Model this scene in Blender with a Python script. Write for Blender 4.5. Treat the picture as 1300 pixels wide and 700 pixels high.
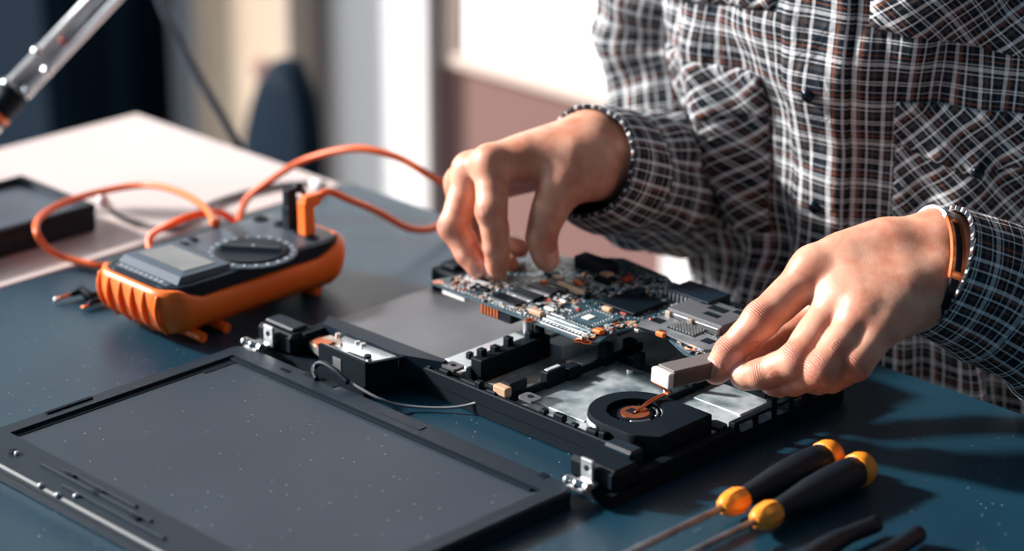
import bpy, bmesh, math, random
import numpy as np
from mathutils import Vector, Matrix, noise as mnoise

random.seed(7)
scene = bpy.context.scene
COL = scene.collection
for o in list(bpy.data.objects):
    bpy.data.objects.remove(o)

# ------------------------------------------------------------------ camera
FPX = 3060.28                                   # focal length in pixels of the 1300 x 700 frame
CAM = Vector((1.35162, -1.05298, 0.72968))
R0 = Vector((0.7074, 0.7068, 0.0023))
R1 = Vector((-0.2544, 0.2515, 0.9338))
R2 = Vector((-0.6594, 0.6612, -0.3577))
cam_data = bpy.data.cameras.new('camera')
cam = bpy.data.objects.new('camera', cam_data)
COL.objects.link(cam)
m = Matrix((R0.normalized(), R1.normalized(), (-R2).normalized())).transposed().to_4x4()
m.translation = CAM
cam.matrix_world = m
cam_data.sensor_width = 36.0
cam_data.sensor_fit = 'HORIZONTAL'
cam_data.lens = FPX / 1300 * 36
cam_data.clip_start = 0.05
cam_data.dof.use_dof = True
cam_data.dof.focus_distance = 1.745
cam_data.dof.aperture_fstop = 3.0
scene.camera = cam

# ------------------------------------------------------------------ light
world = bpy.data.worlds.new('world')
scene.world = world
world.use_nodes = True
bg = world.node_tree.nodes['Background']
bg.inputs[0].default_value = (0.30, 0.50, 0.67, 1)
bg.inputs[1].default_value = 0.24

sun_data = bpy.data.lights.new('sun', 'SUN')
sun_data.energy = 9.5
sun_data.angle = math.radians(5)
sun_data.color = (1.0, 0.94, 0.90)
sun = bpy.data.objects.new('sun', sun_data)
COL.objects.link(sun)
SUN_DIR = Vector((-0.80, -0.42, 0.44)).normalized()      # towards the sun: window side of the room
sun.rotation_euler = SUN_DIR.to_track_quat('Z', 'Y').to_euler()
sun.location = (-3, -2, 3)
# soft fill light added from the left; no window is built there
fill_data = bpy.data.lights.new('left_fill', 'AREA')
fill_data.shape = 'RECTANGLE'
fill_data.size, fill_data.size_y = 2.4, 1.4
fill_data.energy = 70
fill_data.color = (0.90, 0.96, 1.0)
fill_light = bpy.data.objects.new('left_fill', fill_data)
COL.objects.link(fill_light)
fill_light.location = (-2.4, -1.7, 1.45)
fill_light.rotation_euler = (Vector(fill_light.location) - Vector((0.1, 0.0, 0.0))).to_track_quat('Z', 'Y').to_euler()

scene.view_settings.view_transform = 'Standard'
scene.view_settings.look = 'None'
scene.view_settings.exposure = 0.0
scene.view_settings.gamma = 1.0
scene.view_settings.use_curve_mapping = False


# ------------------------------------------------------------------ helpers
def at(px, py, z):
    """point on the horizontal plane z seen at that place of the photograph"""
    d = R0 * ((px - 650) / FPX) - R1 * ((py - 350) / FPX) + R2
    return CAM + d * ((z - CAM.z) / d.z)


def deep(px, py, D):
    """point at camera distance D"""
    return CAM + (R0 * ((px - 650) / FPX) - R1 * ((py - 350) / FPX) + R2) * D


def tag(o, label=None, cat=None, group=None, kind=None):
    if label: o['label'] = label
    if cat: o['category'] = cat
    if group: o['group'] = group
    if kind: o['kind'] = kind
    return o


def thing(name, label, cat, loc=(0, 0, 0), group=None):
    o = bpy.data.objects.new(name, None)
    o.empty_display_size = 0.02
    COL.objects.link(o)
    o.location = loc
    tag(o, label, cat, group)
    return o


def root_of(o):
    v = Vector((0, 0, 0))
    while o is not None:
        v += o.location
        o = o.parent
    return v


def link(name, me, mat, parent=None, smooth=False, origin=None):
    """a mesh given in world coordinates becomes an object, child of parent"""
    o = bpy.data.objects.new(name, me)
    COL.objects.link(o)
    if mat is not None and not me.materials:
        me.materials.append(mat)
    if parent is not None:
        o.parent = parent
        me.transform(Matrix.Translation(-root_of(parent)))
    elif origin is not None:
        me.transform(Matrix.Translation(-Vector(origin)))
        o.location = origin
    if smooth:
        me.polygons.foreach_set('use_smooth', [True] * len(me.polygons))
    return o


class MB:
    """collects shapes of ONE part"""

    def __init__(self):
        self.bm = bmesh.new()

    def box(self, lo, hi, bevel=0.0, seg=2, M=None):
        lo, hi = Vector(lo), Vector(hi)
        c, s = (lo + hi) / 2, hi - lo
        r = bmesh.ops.create_cube(self.bm, size=1.0, matrix=Matrix.Translation(c) @ Matrix.Diagonal((s.x, s.y, s.z, 1)))
        vs = r['verts']
        if bevel:
            es = list({e for v in vs for e in v.link_edges})
            rr = bmesh.ops.bevel(self.bm, geom=es, offset=bevel, segments=seg, profile=0.5, affect='EDGES')
            vs = list({v for f in rr['faces'] for v in f.verts} | {v for v in vs if v.is_valid})
        if M is not None:
            bmesh.ops.transform(self.bm, matrix=M, verts=vs)
        return self

    def prism(self, pts, z0, z1, bevel=0.0, seg=2, top_only=False):
        n = len(pts)
        lo = [self.bm.verts.new((p[0], p[1], z0)) for p in pts]
        hi = [self.bm.verts.new((p[0], p[1], z1)) for p in pts]
        self.bm.faces.new(lo[::-1])
        ft = self.bm.faces.new(hi)
        for i in range(n):
            self.bm.faces.new((lo[i], lo[(i + 1) % n], hi[(i + 1) % n], hi[i]))
        if bevel:
            bmesh.ops.bevel(self.bm, geom=list(ft.edges), offset=bevel, segments=seg, profile=0.5, affect='EDGES')
        return self

    def tube(self, pts, r, n=10, cap=True, radii=None):
        pts = [Vector(p) for p in pts]
        rings = []
        nrm = None
        for i, p in enumerate(pts):
            t = (pts[min(i + 1, len(pts) - 1)] - pts[max(i - 1, 0)]).normalized()
            if nrm is None:
                nrm = t.orthogonal().normalized()
            else:
                nrm = (nrm - t * nrm.dot(t)).normalized()
            b = t.cross(nrm)
            rr = radii[i] if radii else r
            rings.append([self.bm.verts.new(p + (nrm * math.cos(2 * math.pi * k / n) + b * math.sin(2 * math.pi * k / n)) * rr) for k in range(n)])
        for A, B in zip(rings, rings[1:]):
            for k in range(n):
                self.bm.faces.new((A[k], A[(k + 1) % n], B[(k + 1) % n], B[k]))
        if cap:
            self.bm.faces.new(rings[0][::-1])
            self.bm.faces.new(rings[-1])
        return self

    def cyl(self, a, b, r, n=20, r2=None):
        return self.tube([a, b], r, n, True, [r, r if r2 is None else r2])

    def loft(self, rings, cap0=True, cap1=True, closed=True):
        vs = [[self.bm.verts.new(p) for p in rg] for rg in rings]
        n = len(rings[0])
        for A, B in zip(vs, vs[1:]):
            for k in range(n if closed else n - 1):
                self.bm.faces.new((A[k], A[(k + 1) % n], B[(k + 1) % n], B[k]))
        if cap0: self.bm.faces.new(vs[0][::-1])
        if cap1: self.bm.faces.new(vs[-1])
        return self

    def sphere(self, c, r, u=14, v=8, scale=(1, 1, 1)):
        bmesh.ops.create_uvsphere(self.bm, u_segments=u, v_segments=v, radius=1.0,
                                  matrix=Matrix.Translation(c) @ Matrix.Diagonal((r * scale[0], r * scale[1], r * scale[2], 1)))
        return self

    def build(self, name, mat, parent=None, smooth=False, origin=None, M=None):
        bmesh.ops.recalc_face_normals(self.bm, faces=self.bm.faces[:])
        me = bpy.data.meshes.new(name)
        self.bm.to_mesh(me)
        self.bm.free()
        if M is not None:
            me.transform(M)
        o = link(name, me, mat, parent, smooth, origin)
        if smooth == 'auto':
            sharp_by_angle(me, 35)
        return o


def sharp_by_angle(me, deg):
    bm = bmesh.new()
    bm.from_mesh(me)
    for e in bm.edges:
        if len(e.link_faces) == 2:
            e.smooth = e.calc_face_angle(0) < math.radians(deg)
    for f in bm.faces:
        f.smooth = True
    bm.to_mesh(me)
    bm.free()


def curve_pts(ctrl, n=12):
    """Catmull-Rom through the control points"""
    c = [Vector(p) for p in ctrl]
    c = [c[0] * 2 - c[1]] + c + [c[-1] * 2 - c[-2]]
    out = []
    for i in range(1, len(c) - 2):
        p0, p1, p2, p3 = c[i - 1:i + 3]
        for k in range(n):
            t = k / n
            out.append(0.5 * ((2 * p1) + (p2 - p0) * t + (2 * p0 - 5 * p1 + 4 * p2 - p3) * t * t + (3 * p1 - p0 - 3 * p2 + p3) * t ** 3))
    out.append(c[-2])
    return out


def rrect(cx, cy, hx, hy, r, n=6):
    pts = []
    for sx, sy, a0 in ((1, 1, 0), (-1, 1, 90), (-1, -1, 180), (1, -1, 270)):
        for k in range(n + 1):
            a = math.radians(a0 + 90 * k / n)
            pts.append((cx + sx * (hx - r) + r * math.cos(a), cy + sy * (hy - r) + r * math.sin(a)))
    return pts


# ------------------------------------------------------------------ materials
def srgb(r, g, b):
    f = lambda c: (c / 255 / 12.92) if c / 255 <= 0.04045 else ((c / 255 + 0.055) / 1.055) ** 2.4
    return (f(r), f(g), f(b), 1)


def material(name, col, rough=0.5, metal=0.0, noise=None, bump=None, coat=0.0, trans=0.0, emit=None, spec=None, col2=None, nscale=40, detail=4, dust=0):
    """principled material; noise mixes col to col2 by a 3D noise, bump = (scale, strength)"""
    mt = bpy.data.materials.new(name)
    mt.use_nodes = True
    nt = mt.node_tree
    b = nt.nodes['Principled BSDF']
    b.inputs['Base Color'].default_value = col
    b.inputs['Roughness'].default_value = rough
    b.inputs['Metallic'].default_value = metal
    if spec is not None: b.inputs['Specular IOR Level'].default_value = spec
    if coat: b.inputs['Coat Weight'].default_value = coat
    if trans: b.inputs['Transmission Weight'].default_value = trans
    if emit:
        b.inputs['Emission Color'].default_value = emit[0]
        b.inputs['Emission Strength'].default_value = emit[1]
    tc = nt.nodes.new('ShaderNodeTexCoord')
    if col2 is not None:
        nz = nt.nodes.new('ShaderNodeTexNoise')
        nz.inputs['Scale'].default_value = nscale
        nz.inputs['Detail'].default_value = detail
        rp = nt.nodes.new('ShaderNodeValToRGB')
        rp.color_ramp.elements[0].position = 0.35
        rp.color_ramp.elements[1].position = 0.65
        rp.color_ramp.elements[0].color = col
        rp.color_ramp.elements[1].color = col2
        nt.links.new(tc.outputs['Object'], nz.inputs['Vector'])
        nt.links.new(nz.outputs['Fac'], rp.inputs['Fac'])
        nt.links.new(rp.outputs['Color'], b.inputs['Base Color'])
    if dust:
        vo = nt.nodes.new('ShaderNodeTexVoronoi'); vo.inputs['Scale'].default_value = dust
        nt.links.new(tc.outputs['Object'], vo.inputs['Vector'])
        lt_ = nt.nodes.new('ShaderNodeMath'); lt_.operation = 'LESS_THAN'; lt_.inputs[1].default_value = .11
        nt.links.new(vo.outputs['Distance'], lt_.inputs[0])
        sx_ = nt.nodes.new('ShaderNodeSeparateColor'); nt.links.new(vo.outputs['Color'], sx_.inputs[0])
        gt_ = nt.nodes.new('ShaderNodeMath'); gt_.operation = 'GREATER_THAN'; gt_.inputs[1].default_value = .72
        nt.links.new(sx_.outputs[0], gt_.inputs[0])
        mu_ = nt.nodes.new('ShaderNodeMath'); mu_.operation = 'MULTIPLY'
        nt.links.new(lt_.outputs[0], mu_.inputs[0]); nt.links.new(gt_.outputs[0], mu_.inputs[1])
        m2_ = nt.nodes.new('ShaderNodeMath'); m2_.operation = 'MULTIPLY'; m2_.inputs[1].default_value = .35
        nt.links.new(mu_.outputs[0], m2_.inputs[0])
        mx_ = nt.nodes.new('ShaderNodeMix'); mx_.data_type = 'RGBA'
        nt.links.new(m2_.outputs[0], mx_.inputs['Factor'])
        if col2 is not None: nt.links.new(rp.outputs['Color'], mx_.inputs['A'])
        else: mx_.inputs['A'].default_value = col
        mx_.inputs['B'].default_value = (.75, .78, .8, 1)
        nt.links.new(mx_.outputs['Result'], b.inputs['Base Color'])
    if bump:
        nb = nt.nodes.new('ShaderNodeTexNoise')
        nb.inputs['Scale'].default_value = bump[0]
        nb.inputs['Detail'].default_value = 3
        bp = nt.nodes.new('ShaderNodeBump')
        bp.inputs['Strength'].default_value = bump[1]
        bp.inputs['Distance'].default_value = 0.001
        nt.links.new(tc.outputs['Object'], nb.inputs['Vector'])
        nt.links.new(nb.outputs['Fac'], bp.inputs['Height'])
        nt.links.new(bp.outputs['Normal'], b.inputs['Normal'])
    return mt


M_ = {}
M_['table'] = material('dark_laminate', srgb(8, 46, 63), 0.40, col2=srgb(16, 55, 72), nscale=9, detail=6, bump=(900, 0.25), spec=.42, dust=190)
M_['light_table'] = material('cream_laminate', srgb(206, 193, 190), 0.55, col2=srgb(199, 184, 180), nscale=5, bump=(60, .05))
M_['table_leg'] = material('dark_steel', srgb(32, 36, 42), 0.4, 0.6)
M_['plastic'] = material('black_plastic', srgb(8, 28, 41), 0.5, bump=(1500, .12), spec=.25)
M_['plastic_dark'] = material('matte_black_plastic', srgb(3, 17, 27), 0.65, bump=(900, .1), spec=.15)
M_['lid'] = material('charcoal_lid_plastic', srgb(13, 31, 43), 0.5, bump=(2500, .15), spec=.3)
M_['screen'] = material('matte_lcd', srgb(38, 50, 61), 0.55, bump=(3000, .1), spec=.35, col2=srgb(44, 55, 66), nscale=8, dust=170)
M_['gap'] = material('black_rubber_and_shade', srgb(4, 18, 29), 0.7, spec=.15)  # rubber fittings, and the bezel's shadow painted on the screen
M_['silver'] = material('bright_metal', srgb(200, 203, 205), 0.42, 1.0, bump=(300, .1))
M_['steel'] = material('brushed_steel', srgb(176, 180, 184), 0.42, 0.7, col2=srgb(136, 144, 150), nscale=60)
M_['shield'] = material('mottled_shield_foil', srgb(214, 222, 226), 0.42, 0.4, col2=srgb(112, 132, 140), nscale=46, detail=8, bump=(55, .5))
M_['sheet'] = material('pale_sheet_metal', srgb(206, 214, 218), 0.45, 0.25, col2=srgb(180, 190, 196), nscale=30)
M_['brass'] = material('warm_shield_foil', srgb(222, 208, 192), 0.42, 0.35, col2=srgb(150, 138, 128), nscale=45, bump=(50, .6))
M_['greyplate'] = material('grey_sheet', srgb(104, 106, 110), 0.42, 0.25, col2=srgb(92, 95, 100), nscale=16)
M_['copper'] = material('copper', srgb(215, 120, 75), 0.3, 0.9)
M_['orange'] = material('orange_rubber', srgb(252, 116, 34), 0.42, bump=(500, .05))
M_['orange_dk'] = material('orange_cable_jacket', srgb(238, 104, 42), 0.45)
M_['orange_cap'] = material('orange_cap_plastic', srgb(250, 150, 40), 0.4)
M_['grip'] = material('black_rubber_grip', srgb(6, 20, 31), 0.5, bump=(600, .15), spec=.35)
M_['pcb'] = material('dark_teal_board', srgb(24, 52, 64), 0.4, col2=srgb(44, 74, 84), nscale=260, detail=6, bump=(700, .5))
M_['pcb_edge'] = material('pale_teal_substrate', srgb(72, 100, 110), 0.42, col2=srgb(44, 72, 84), nscale=300)
M_['chip'] = material('chip_epoxy', srgb(6, 17, 26), 0.5, spec=.12)
M_['tan'] = material('tan_ceramic', srgb(196, 160, 128), 0.5)
M_['cap_orange'] = material('tantalum_orange', srgb(236, 120, 48), 0.5)
M_['red'] = material('red_component', srgb(170, 62, 46), 0.5)
M_['white_pl'] = material('white_plastic', srgb(226, 222, 216), 0.45)
M_['grey_face'] = material('meter_face_plastic', srgb(62, 74, 86), 0.45, col2=srgb(52, 64, 76), nscale=30)
M_['grey_frame'] = material('meter_display_frame', srgb(78, 90, 102), 0.65, spec=.25)
M_['lcd'] = material('meter_lcd', srgb(104, 110, 108), 0.28, col2=srgb(88, 94, 96), nscale=25)
M_['mark'] = material('pale_print', srgb(176, 184, 190), 0.5)
M_['black'] = material('deep_black', srgb(4, 19, 30), 0.55, spec=.2)
M_['cord'] = material('dark_cord', srgb(44, 52, 66), 0.5)
M_['grey_cable'] = material('grey_cable', srgb(120, 122, 126), 0.45)
M_['clear'] = material('clear_vinyl', srgb(228, 230, 232), 0.3)
M_['satin'] = material('satin_aluminium', srgb(236, 238, 240), 0.36, 0.9)
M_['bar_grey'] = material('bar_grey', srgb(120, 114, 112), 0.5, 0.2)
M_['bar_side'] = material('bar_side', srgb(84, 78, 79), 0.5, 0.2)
M_['chrome'] = material('chrome', srgb(225, 228, 230), 0.22, 1.0)

# ------------------------------------------------------------------ the room
FLOOR = -0.75


def struct(name, mb, mat, label=None):
    o = mb.build(name, mat)
    o['kind'] = 'structure'
    return o


M_['floor'] = material('floor_vinyl', srgb(120, 112, 108), 0.5, col2=srgb(105, 98, 95), nscale=3)
M_['wall_brown'] = material('dusty_brown_paint', srgb(130, 97, 91), 0.8, bump=(40, .1))
M_['wall_taupe'] = material('taupe_paint', srgb(186, 172, 160), 0.8, bump=(40, .1))
M_['wall_white'] = material('white_plaster', srgb(240, 238, 238), 0.75, bump=(40, .1))
M_['frame'] = material('window_frame_paint', srgb(226, 205, 192), 0.5)
M_['navy'] = material('navy_cabinet_paint', srgb(7, 28, 44), 0.75, spec=.1)
M_['navy2'] = material('slate_panel', srgb(22, 44, 62), 0.75, spec=.1)
M_['beige'] = material('beige_board', srgb(206, 186, 162), 0.7, col2=srgb(190, 168, 146), nscale=4)
M_['grey_post'] = material('grey_metal_post', srgb(112, 116, 124), 0.5)
M_['sky'] = material('daylight_sky', (1, 1, 1, 1), 1.0, emit=((1.0, 0.985, 0.98, 1), 1.15))

struct('floor', MB().box((-3.2, -3.0, FLOOR - .05), (2.5, 1.8, FLOOR)), M_['floor'])
# wall with the window: below, beside and above the opening
WX0, WX1, WZ0, WZ1 = -1.225, -0.25, -0.275, 1.1
wb = MB()
wb.box((-2.7, 1.4, FLOOR), (-0.787, 1.43, WZ0))
wb.box((-0.787, 1.4, -0.30), (WX1, 1.43, WZ0))
wb.box((-1.58, 1.4, WZ0), (WX0, 1.43, WZ1))
wb.box((WX1, 1.4, WZ0), (1.6, 1.43, WZ1))
wb.box((-1.58, 1.4, WZ1), (1.6, 1.43, 1.9))
struct('wall_back', wb, M_['wall_brown'])
struct('wall_left', MB().box((-2.9, 1.4, WZ0), (-1.58, 1.43, 1.9)), M_['wall_white'])  # out-of-view wall, made white to reflect a sheen onto the table
struct('wall_right', MB().box((-0.716, 1.4, FLOOR), (1.6, 1.5, -0.30)), M_['wall_taupe'])
struct('trim_1', MB().box((-0.787, 1.395, FLOOR), (-0.716, 1.5, -0.30), .004), M_['wall_white'])
struct('trim_2', MB().box((-1.583, 1.37, FLOOR), (-1.250, 1.4, 1.9), .004), M_['wall_white'])
win = struct('window_1', MB().box((WX0 - .01, 1.39, WZ0 - .012), (WX1 + .01, 1.41, WZ0 + .008), .004)
             .box((WX0 - .008, 1.39, WZ0), (WX0 + .014, 1.41, WZ1), .004)
             .box((WX1 - .014, 1.39, WZ0), (WX1 + .01, 1.41, WZ1), .004)
             .box((WX0, 1.39, WZ1 - .01), (WX1, 1.41, WZ1 + .012), .004), M_['frame'])
glass = material('window_glass', (1, 1, 1, 1), 0.02, trans=1.0)
glass.node_tree.nodes['Principled BSDF'].inputs['IOR'].default_value = 1.05
MB().box((WX0 + .002, 1.416, WZ0 + .002), (WX1 - .002, 1.419, WZ1 - .002)).build('window_pane', glass, win)
sk = MB().box((WX0 - 1.5, 2.1, WZ0 - .8), (WX1 + 1.5, 2.12, WZ1 + .8)).build('overcast_sky', M_['sky'])
sk['kind'] = 'structure'

# cabinet, post and board between the pillar and the corner
c = thing('storage_cabinet', 'tall dark navy storage cabinet standing next to the grey post', 'cabinet', (-2.2, 1.25, FLOOR))
MB().box((-2.55, 1.15, FLOOR), (-1.91, 1.38, 0.02), .006).build('body', M_['navy'], c)
MB().box((-2.53, 1.138, FLOOR + .06), (-2.25, 1.152, -.01), .004).build('door', M_['navy'], c)
MB().box((-2.21, 1.138, FLOOR + .06), (-1.93, 1.152, -.01), .004).build('door', M_['navy'], c)
MB().box((-2.248, 1.134, FLOOR + .06), (-2.213, 1.15, -.01), .003).build('door_strip', M_['navy2'], c)
MB().box((-1.912, 1.25, FLOOR + .06), (-1.902, 1.30, -.01), .003).build('edge_strip', M_['navy2'], c)
o = MB().box((-1.805, 1.30, FLOOR), (-1.738, 1.33, 0.05), .006).build('grey_post', M_['grey_post'], None, origin=(-1.77, 1.315, FLOOR))
tag(o, 'slim grey upright post between navy cabinet and beige board', 'post')
bd = thing('beige_board', 'tall beige board leaning on the wall beside the white pillar', 'board', (-1.6, 1.33, FLOOR))
MB().box((-1.73, 1.30, FLOOR), (-1.49, 1.345, 0.0), .004).build('panel', M_['beige'], bd)
MB().box((-1.735, 1.295, FLOOR), (-1.715, 1.35, 0.005), .003).build('edge', M_['wall_taupe'], bd)
MB().box((-1.505, 1.295, FLOOR), (-1.485, 1.35, 0.005), .003).build('edge', M_['wall_taupe'], bd)
MB().sphere((-1.56, 1.298, -.345), .022, scale=(1, .3, 1)).build('knob', M_['wall_brown'], bd, True)

# dark chair in the gap behind the tables
ch = thing('office_chair', 'dark navy upholstered chair with rounded back behind the cream table', 'chair', (-0.98, 0.95, FLOOR))
pts = []
rings = []
for i in range(13):
    t = i / 12
    z = -0.62 + 0.45 * t
    w = 0.078 * math.sqrt(max(0.0, 1 - max(0, (t - .45) / .56) ** 2.4)) + .004
    rings.append([(-1.097 + p[0], 0.92 + p[1] + .05 * t, z) for p in rrect(0, 0, w, .02, min(.018, w * .9), 4)])
MB().loft(rings).build('backrest', M_['navy'], ch, True)
MB().prism(rrect(-1.0, .78, .17, .17, .05), -0.40, -0.33, .02).build('seat', M_['navy'], ch, True)
MB().box((-1.12, .90, -.5), (-1.06, .93, -.34), .005).build('back_bracket', M_['table_leg'], ch)
MB().cyl((-1.0, .78, -.68), (-1.0, .78, -.40), .025).build('column', M_['table_leg'], ch, True)
for k in range(5):
    a = k * 2 * math.pi / 5 + .3
    MB().tube([(-1.0, .78, -.68), (-1.0 + .25 * math.cos(a), .78 + .25 * math.sin(a), -.71)], .016, 8, True, [.02, .012]).build('leg', M_['table_leg'], ch, True)
    MB().sphere((-1.0 + .25 * math.cos(a), .78 + .25 * math.sin(a), -.727), .0225, 10, 6).build('caster', M_['black'], ch, True)

# ------------------------------------------------------------------ tables
def table(name, label, x0, x1, y0, y1, top, th):
    t = thing(name, label, 'table', ((x0 + x1) / 2, (y0 + y1) / 2, FLOOR))
    MB().box((x0, y0, -th), (x1, y1, 0), .0015, 1).build('tabletop', top, t)
    for sx in (x0 + .03, x1 - .07):
        for sy in (y0 + .03, y1 - .07):
            MB().box((sx, sy, FLOOR), (sx + .04, sy + .04, -th), .003).build('leg', M_['table_leg'], t)
    MB().box((x0 + .05, y0 + .06, -th - .05), (x1 - .05, y0 + .08, -th), .002).build('apron', M_['table_leg'], t)
    MB().box((x0 + .05, y1 - .08, -th - .05), (x1 - .05, y1 - .06, -th), .002).build('apron', M_['table_leg'], t)
    return t


table('work_table', 'dark blue-black work table under the dismantled laptop', -0.272, 0.80, -0.62, 0.362, M_['table'], .028)
table('side_table', 'cream white table set against the dark work table', -0.594, -0.2745, -0.62, 0.352, M_['light_table'], .025)

# shallow black tray on the cream table
tr = thing('shallow_tray', 'shallow black plastic tray with raised rim on the cream table', 'tray', (-0.385, 0.02, 0))
TX0, TX1, TY0, TY1 = -0.445, -0.330, -0.09, 0.112
MB().box((TX0, TY0, 0), (TX1, TY1, .019), .003).build('body', M_['plastic'], tr)
rim = MB()
rim.box((TX0, TY0, .0185), (TX0 + .007, TY1, .026), .0015)
rim.box((TX1 - .007, TY0, .0185), (TX1, TY1, .026), .0015)
rim.box((TX0 + .006, TY0, .0185), (TX1 - .006, TY0 + .007, .026), .0015)
rim.box((TX0 + .006, TY1 - .007, .0185), (TX1 - .006, TY1, .026), .0015)
rim.build('rim', M_['plastic'], tr)
MB().box((TX0 + .007, TY0 + .007, .019), (TX1 - .007, TY1 - .007, .0205)).build('inlay', M_['grey_face'], tr)

# desk lamp arm, upper left
lp = thing('desk_lamp', 'silver double-rail desk lamp arm with a black pivot joint over the cream table', 'lamp', (-0.52, 0.03, 0))
J = deep(8, 128, 2.2)
E1 = deep(128, 2, 2.2)
ax = (E1 - J).normalized()
E2 = J + ax * 0.36
side = ax.cross(R2).normalized()
for s in (-1, 1):
    MB().tube([J + side * s * .0092 + ax * .012, E2 + side * s * .0092], .0042, 12).build('arm_rail', M_['satin'], lp, True)
MB().tube([J + ax * .02, E2 - ax * .02], .004, 10).build('spring_rod', M_['steel'], lp, True)
for d, s in ((.02, -1), (.012, 1), (.052, 1), (.046, -1)):
    MB().sphere(J + ax * d + side * s * .0092 - R2 * .005, .0058).build('bolt', M_['chrome'], lp, True)
MB().sphere(J + ax * .075 - R2 * .004, .0035).build('rivet', M_['red'], lp, True)
J2 = J - ax * .03
MB().tube([J + ax * .014, J + ax * .002, J - ax * .012, J2], .012, 18, True, [.0135, .0150, .0145, .012]).build('pivot_joint', M_['black'], lp, True)
MB().tube([J - ax * .012, J - ax * .017], .0152, 18).build('pivot_ring', M_['copper'], lp, True)
MB().tube([J - ax * .022, J - ax * .028], .0152, 18).build('pivot_ring', M_['chrome'], lp, True)
base_c = Vector((-0.54, 0.0, 0))
MB().tube(curve_pts([J2, J2 - ax * .02, base_c + Vector((0, 0, .05)), base_c + Vector((0, 0, .012))]), .006, 10).build('lower_arm', M_['chrome'], lp, True)
MB().cyl(base_c, base_c + Vector((0, 0, .016)), .048, 28, .042).build('base', M_['black'], lp, 'auto')
MB().sphere(E2, .016).build('elbow_joint', M_['black'], lp, True)
hd = E2 + Vector((-0.30, .26, 0.34))
MB().tube([E2, hd], .006, 10).build('upper_arm', M_['chrome'], lp, True)
MB().tube([hd + Vector((0, 0, .01)), hd, hd + Vector((.01, -.01, -.03)), hd + Vector((.03, -.03, -.10))], .02, 20, True, [.012, .02, .03, .07]).build('lamp_shade', M_['white_pl'], lp, True)

cd = MB().tube(curve_pts([hd + Vector((0, 0, .015)), hd + Vector((.03, .03, -.05)), deep(190, -110, 2.42), deep(192, -60, 2.42), deep(203, 0, 2.42), deep(228, 52, 2.42), deep(262, 115, 2.42), deep(300, 180, 2.42), deep(325, 240, 2.43), deep(330, 420, 2.43)], 8), .0046, 10).build('power_cord', M_['cord'], lp, True)

# ------------------------------------------------------------------ multimeter
MX, MY, HW, HL = -0.113, 0.084, 0.0525, 0.0985
mm = thing('multimeter', 'orange and black digital multimeter lying on the dark table', 'multimeter', (MX, MY, 0))


def rim_h(y):
    """height of the holster's edge: high lips at both ends, lower along the sides"""
    t = (y - MY) / HL
    f = max(0.0, min(1.0, (-t - .62) / .26))
    g = max(0.0, min(1.0, (t - .55) / .35))
    sm = lambda v: v * v * (3 - 2 * v)
    return .0365 + .0105 * sm(f) + .0095 * sm(g)


def meter_ring(inset, fz, r=.026, n=12):
    pts = rrect(MX, MY, HW - inset, HL - inset, max(.004, r - inset), n)
    # more points along the sides so that the edge can dip
    fine = []
    for i, p in enumerate(pts):
        q = pts[(i + 1) % len(pts)]
        m_ = 12 if math.hypot(q[0] - p[0], q[1] - p[1]) > .03 else 1
        for k in range(m_):
            fine.append((p[0] + (q[0] - p[0]) * k / m_, p[1] + (q[1] - p[1]) * k / m_))
    out = []
    for x, y in fine:
        t = (y - MY) / HL                                     # body narrows a little in its waist
        k = 1 - 0.04 * math.exp(-((t - .1) / .45) ** 2)
        out.append((MX + (x - MX) * k, y, fz if fz < .02 else rim_h(y) * fz / .0485))
    return out


MB().loft([meter_ring(.020, .007), meter_ring(.010, .0085), meter_ring(.004, .015), meter_ring(.001, .026), meter_ring(0, .034),
           meter_ring(.0005, .043), meter_ring(.0022, .0472), meter_ring(.0048, .0485), meter_ring(.0072, .0470), meter_ring(.0085, .036)]).build('holster', M_['orange'], mm, True)
# ribs round the display end
for k in range(6):
    x = MX - HW + .013 + k * .0152
    edge = max(0, abs(x - MX) - (HW - .024))
    y0 = MY - HL + .024 - math.sqrt(max(0, .024 ** 2 - edge ** 2))
    MB().tube(curve_pts([(x, y0 + .0085, .0095), (x, y0 + .001, .020), (x, y0 - .0013, .032), (x, y0 + .0012, .043)], 5), .0018, 8).build('rib', M_['orange'], mm, True)
MB().prism(rrect(MX, MY, HW - .0066, HL - .0085, .019, 8), .018, .0475, .0022).build('face_plate', M_['plastic'], mm, 'auto')
# raised display block at the end, seen as a wedge
yd0, yd1 = MY - HL + .020, MY - HL + .074
dw = HW - .014
MB().loft([[(MX - dw, yd0, .0468), (MX + dw, yd0, .0468), (MX + dw, yd1 + .012, .0468), (MX - dw, yd1 + .012, .0468)],
           [(MX - dw + .002, yd0 + .006, .0525), (MX + dw - .002, yd0 + .006, .0525), (MX + dw - .003, yd1, .0510), (MX - dw + .003, yd1, .0510)],
           [(MX - dw + .008, yd0 + .0135, .0532), (MX + dw - .008, yd0 + .0135, .0532), (MX + dw - .009, yd1 - .006, .0517), (MX - dw + .009, yd1 - .006, .0517)]]).build('display_frame', M_['grey_frame'], mm)
MB().loft([[(MX - dw + .009, yd0 + .0145, .0532), (MX + dw - .009, yd0 + .0145, .0532), (MX + dw - .010, yd1 - .0075, .0517), (MX - dw + .010, yd1 - .0075, .0517)],
           [(MX - dw + .009, yd0 + .0145, .0537), (MX + dw - .009, yd0 + .0145, .0537), (MX + dw - .010, yd1 - .0075, .0522), (MX - dw + .010, yd1 - .0075, .0522)]]).build('lcd', M_['lcd'], mm)
MB().box((MX - dw + .004, yd0 - .006, .0465), (MX + dw - .004, yd0 - .001, .0480), .0005).build('name_strip', M_['grey_face'], mm)
for k in range(9):
    MB().box((MX - .03 + k * .0065, yd0 - .0048, .0479), (MX - .0265 + k * .0065, yd0 - .0022, .0482)).build('print_mark', M_['mark'], mm)
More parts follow.
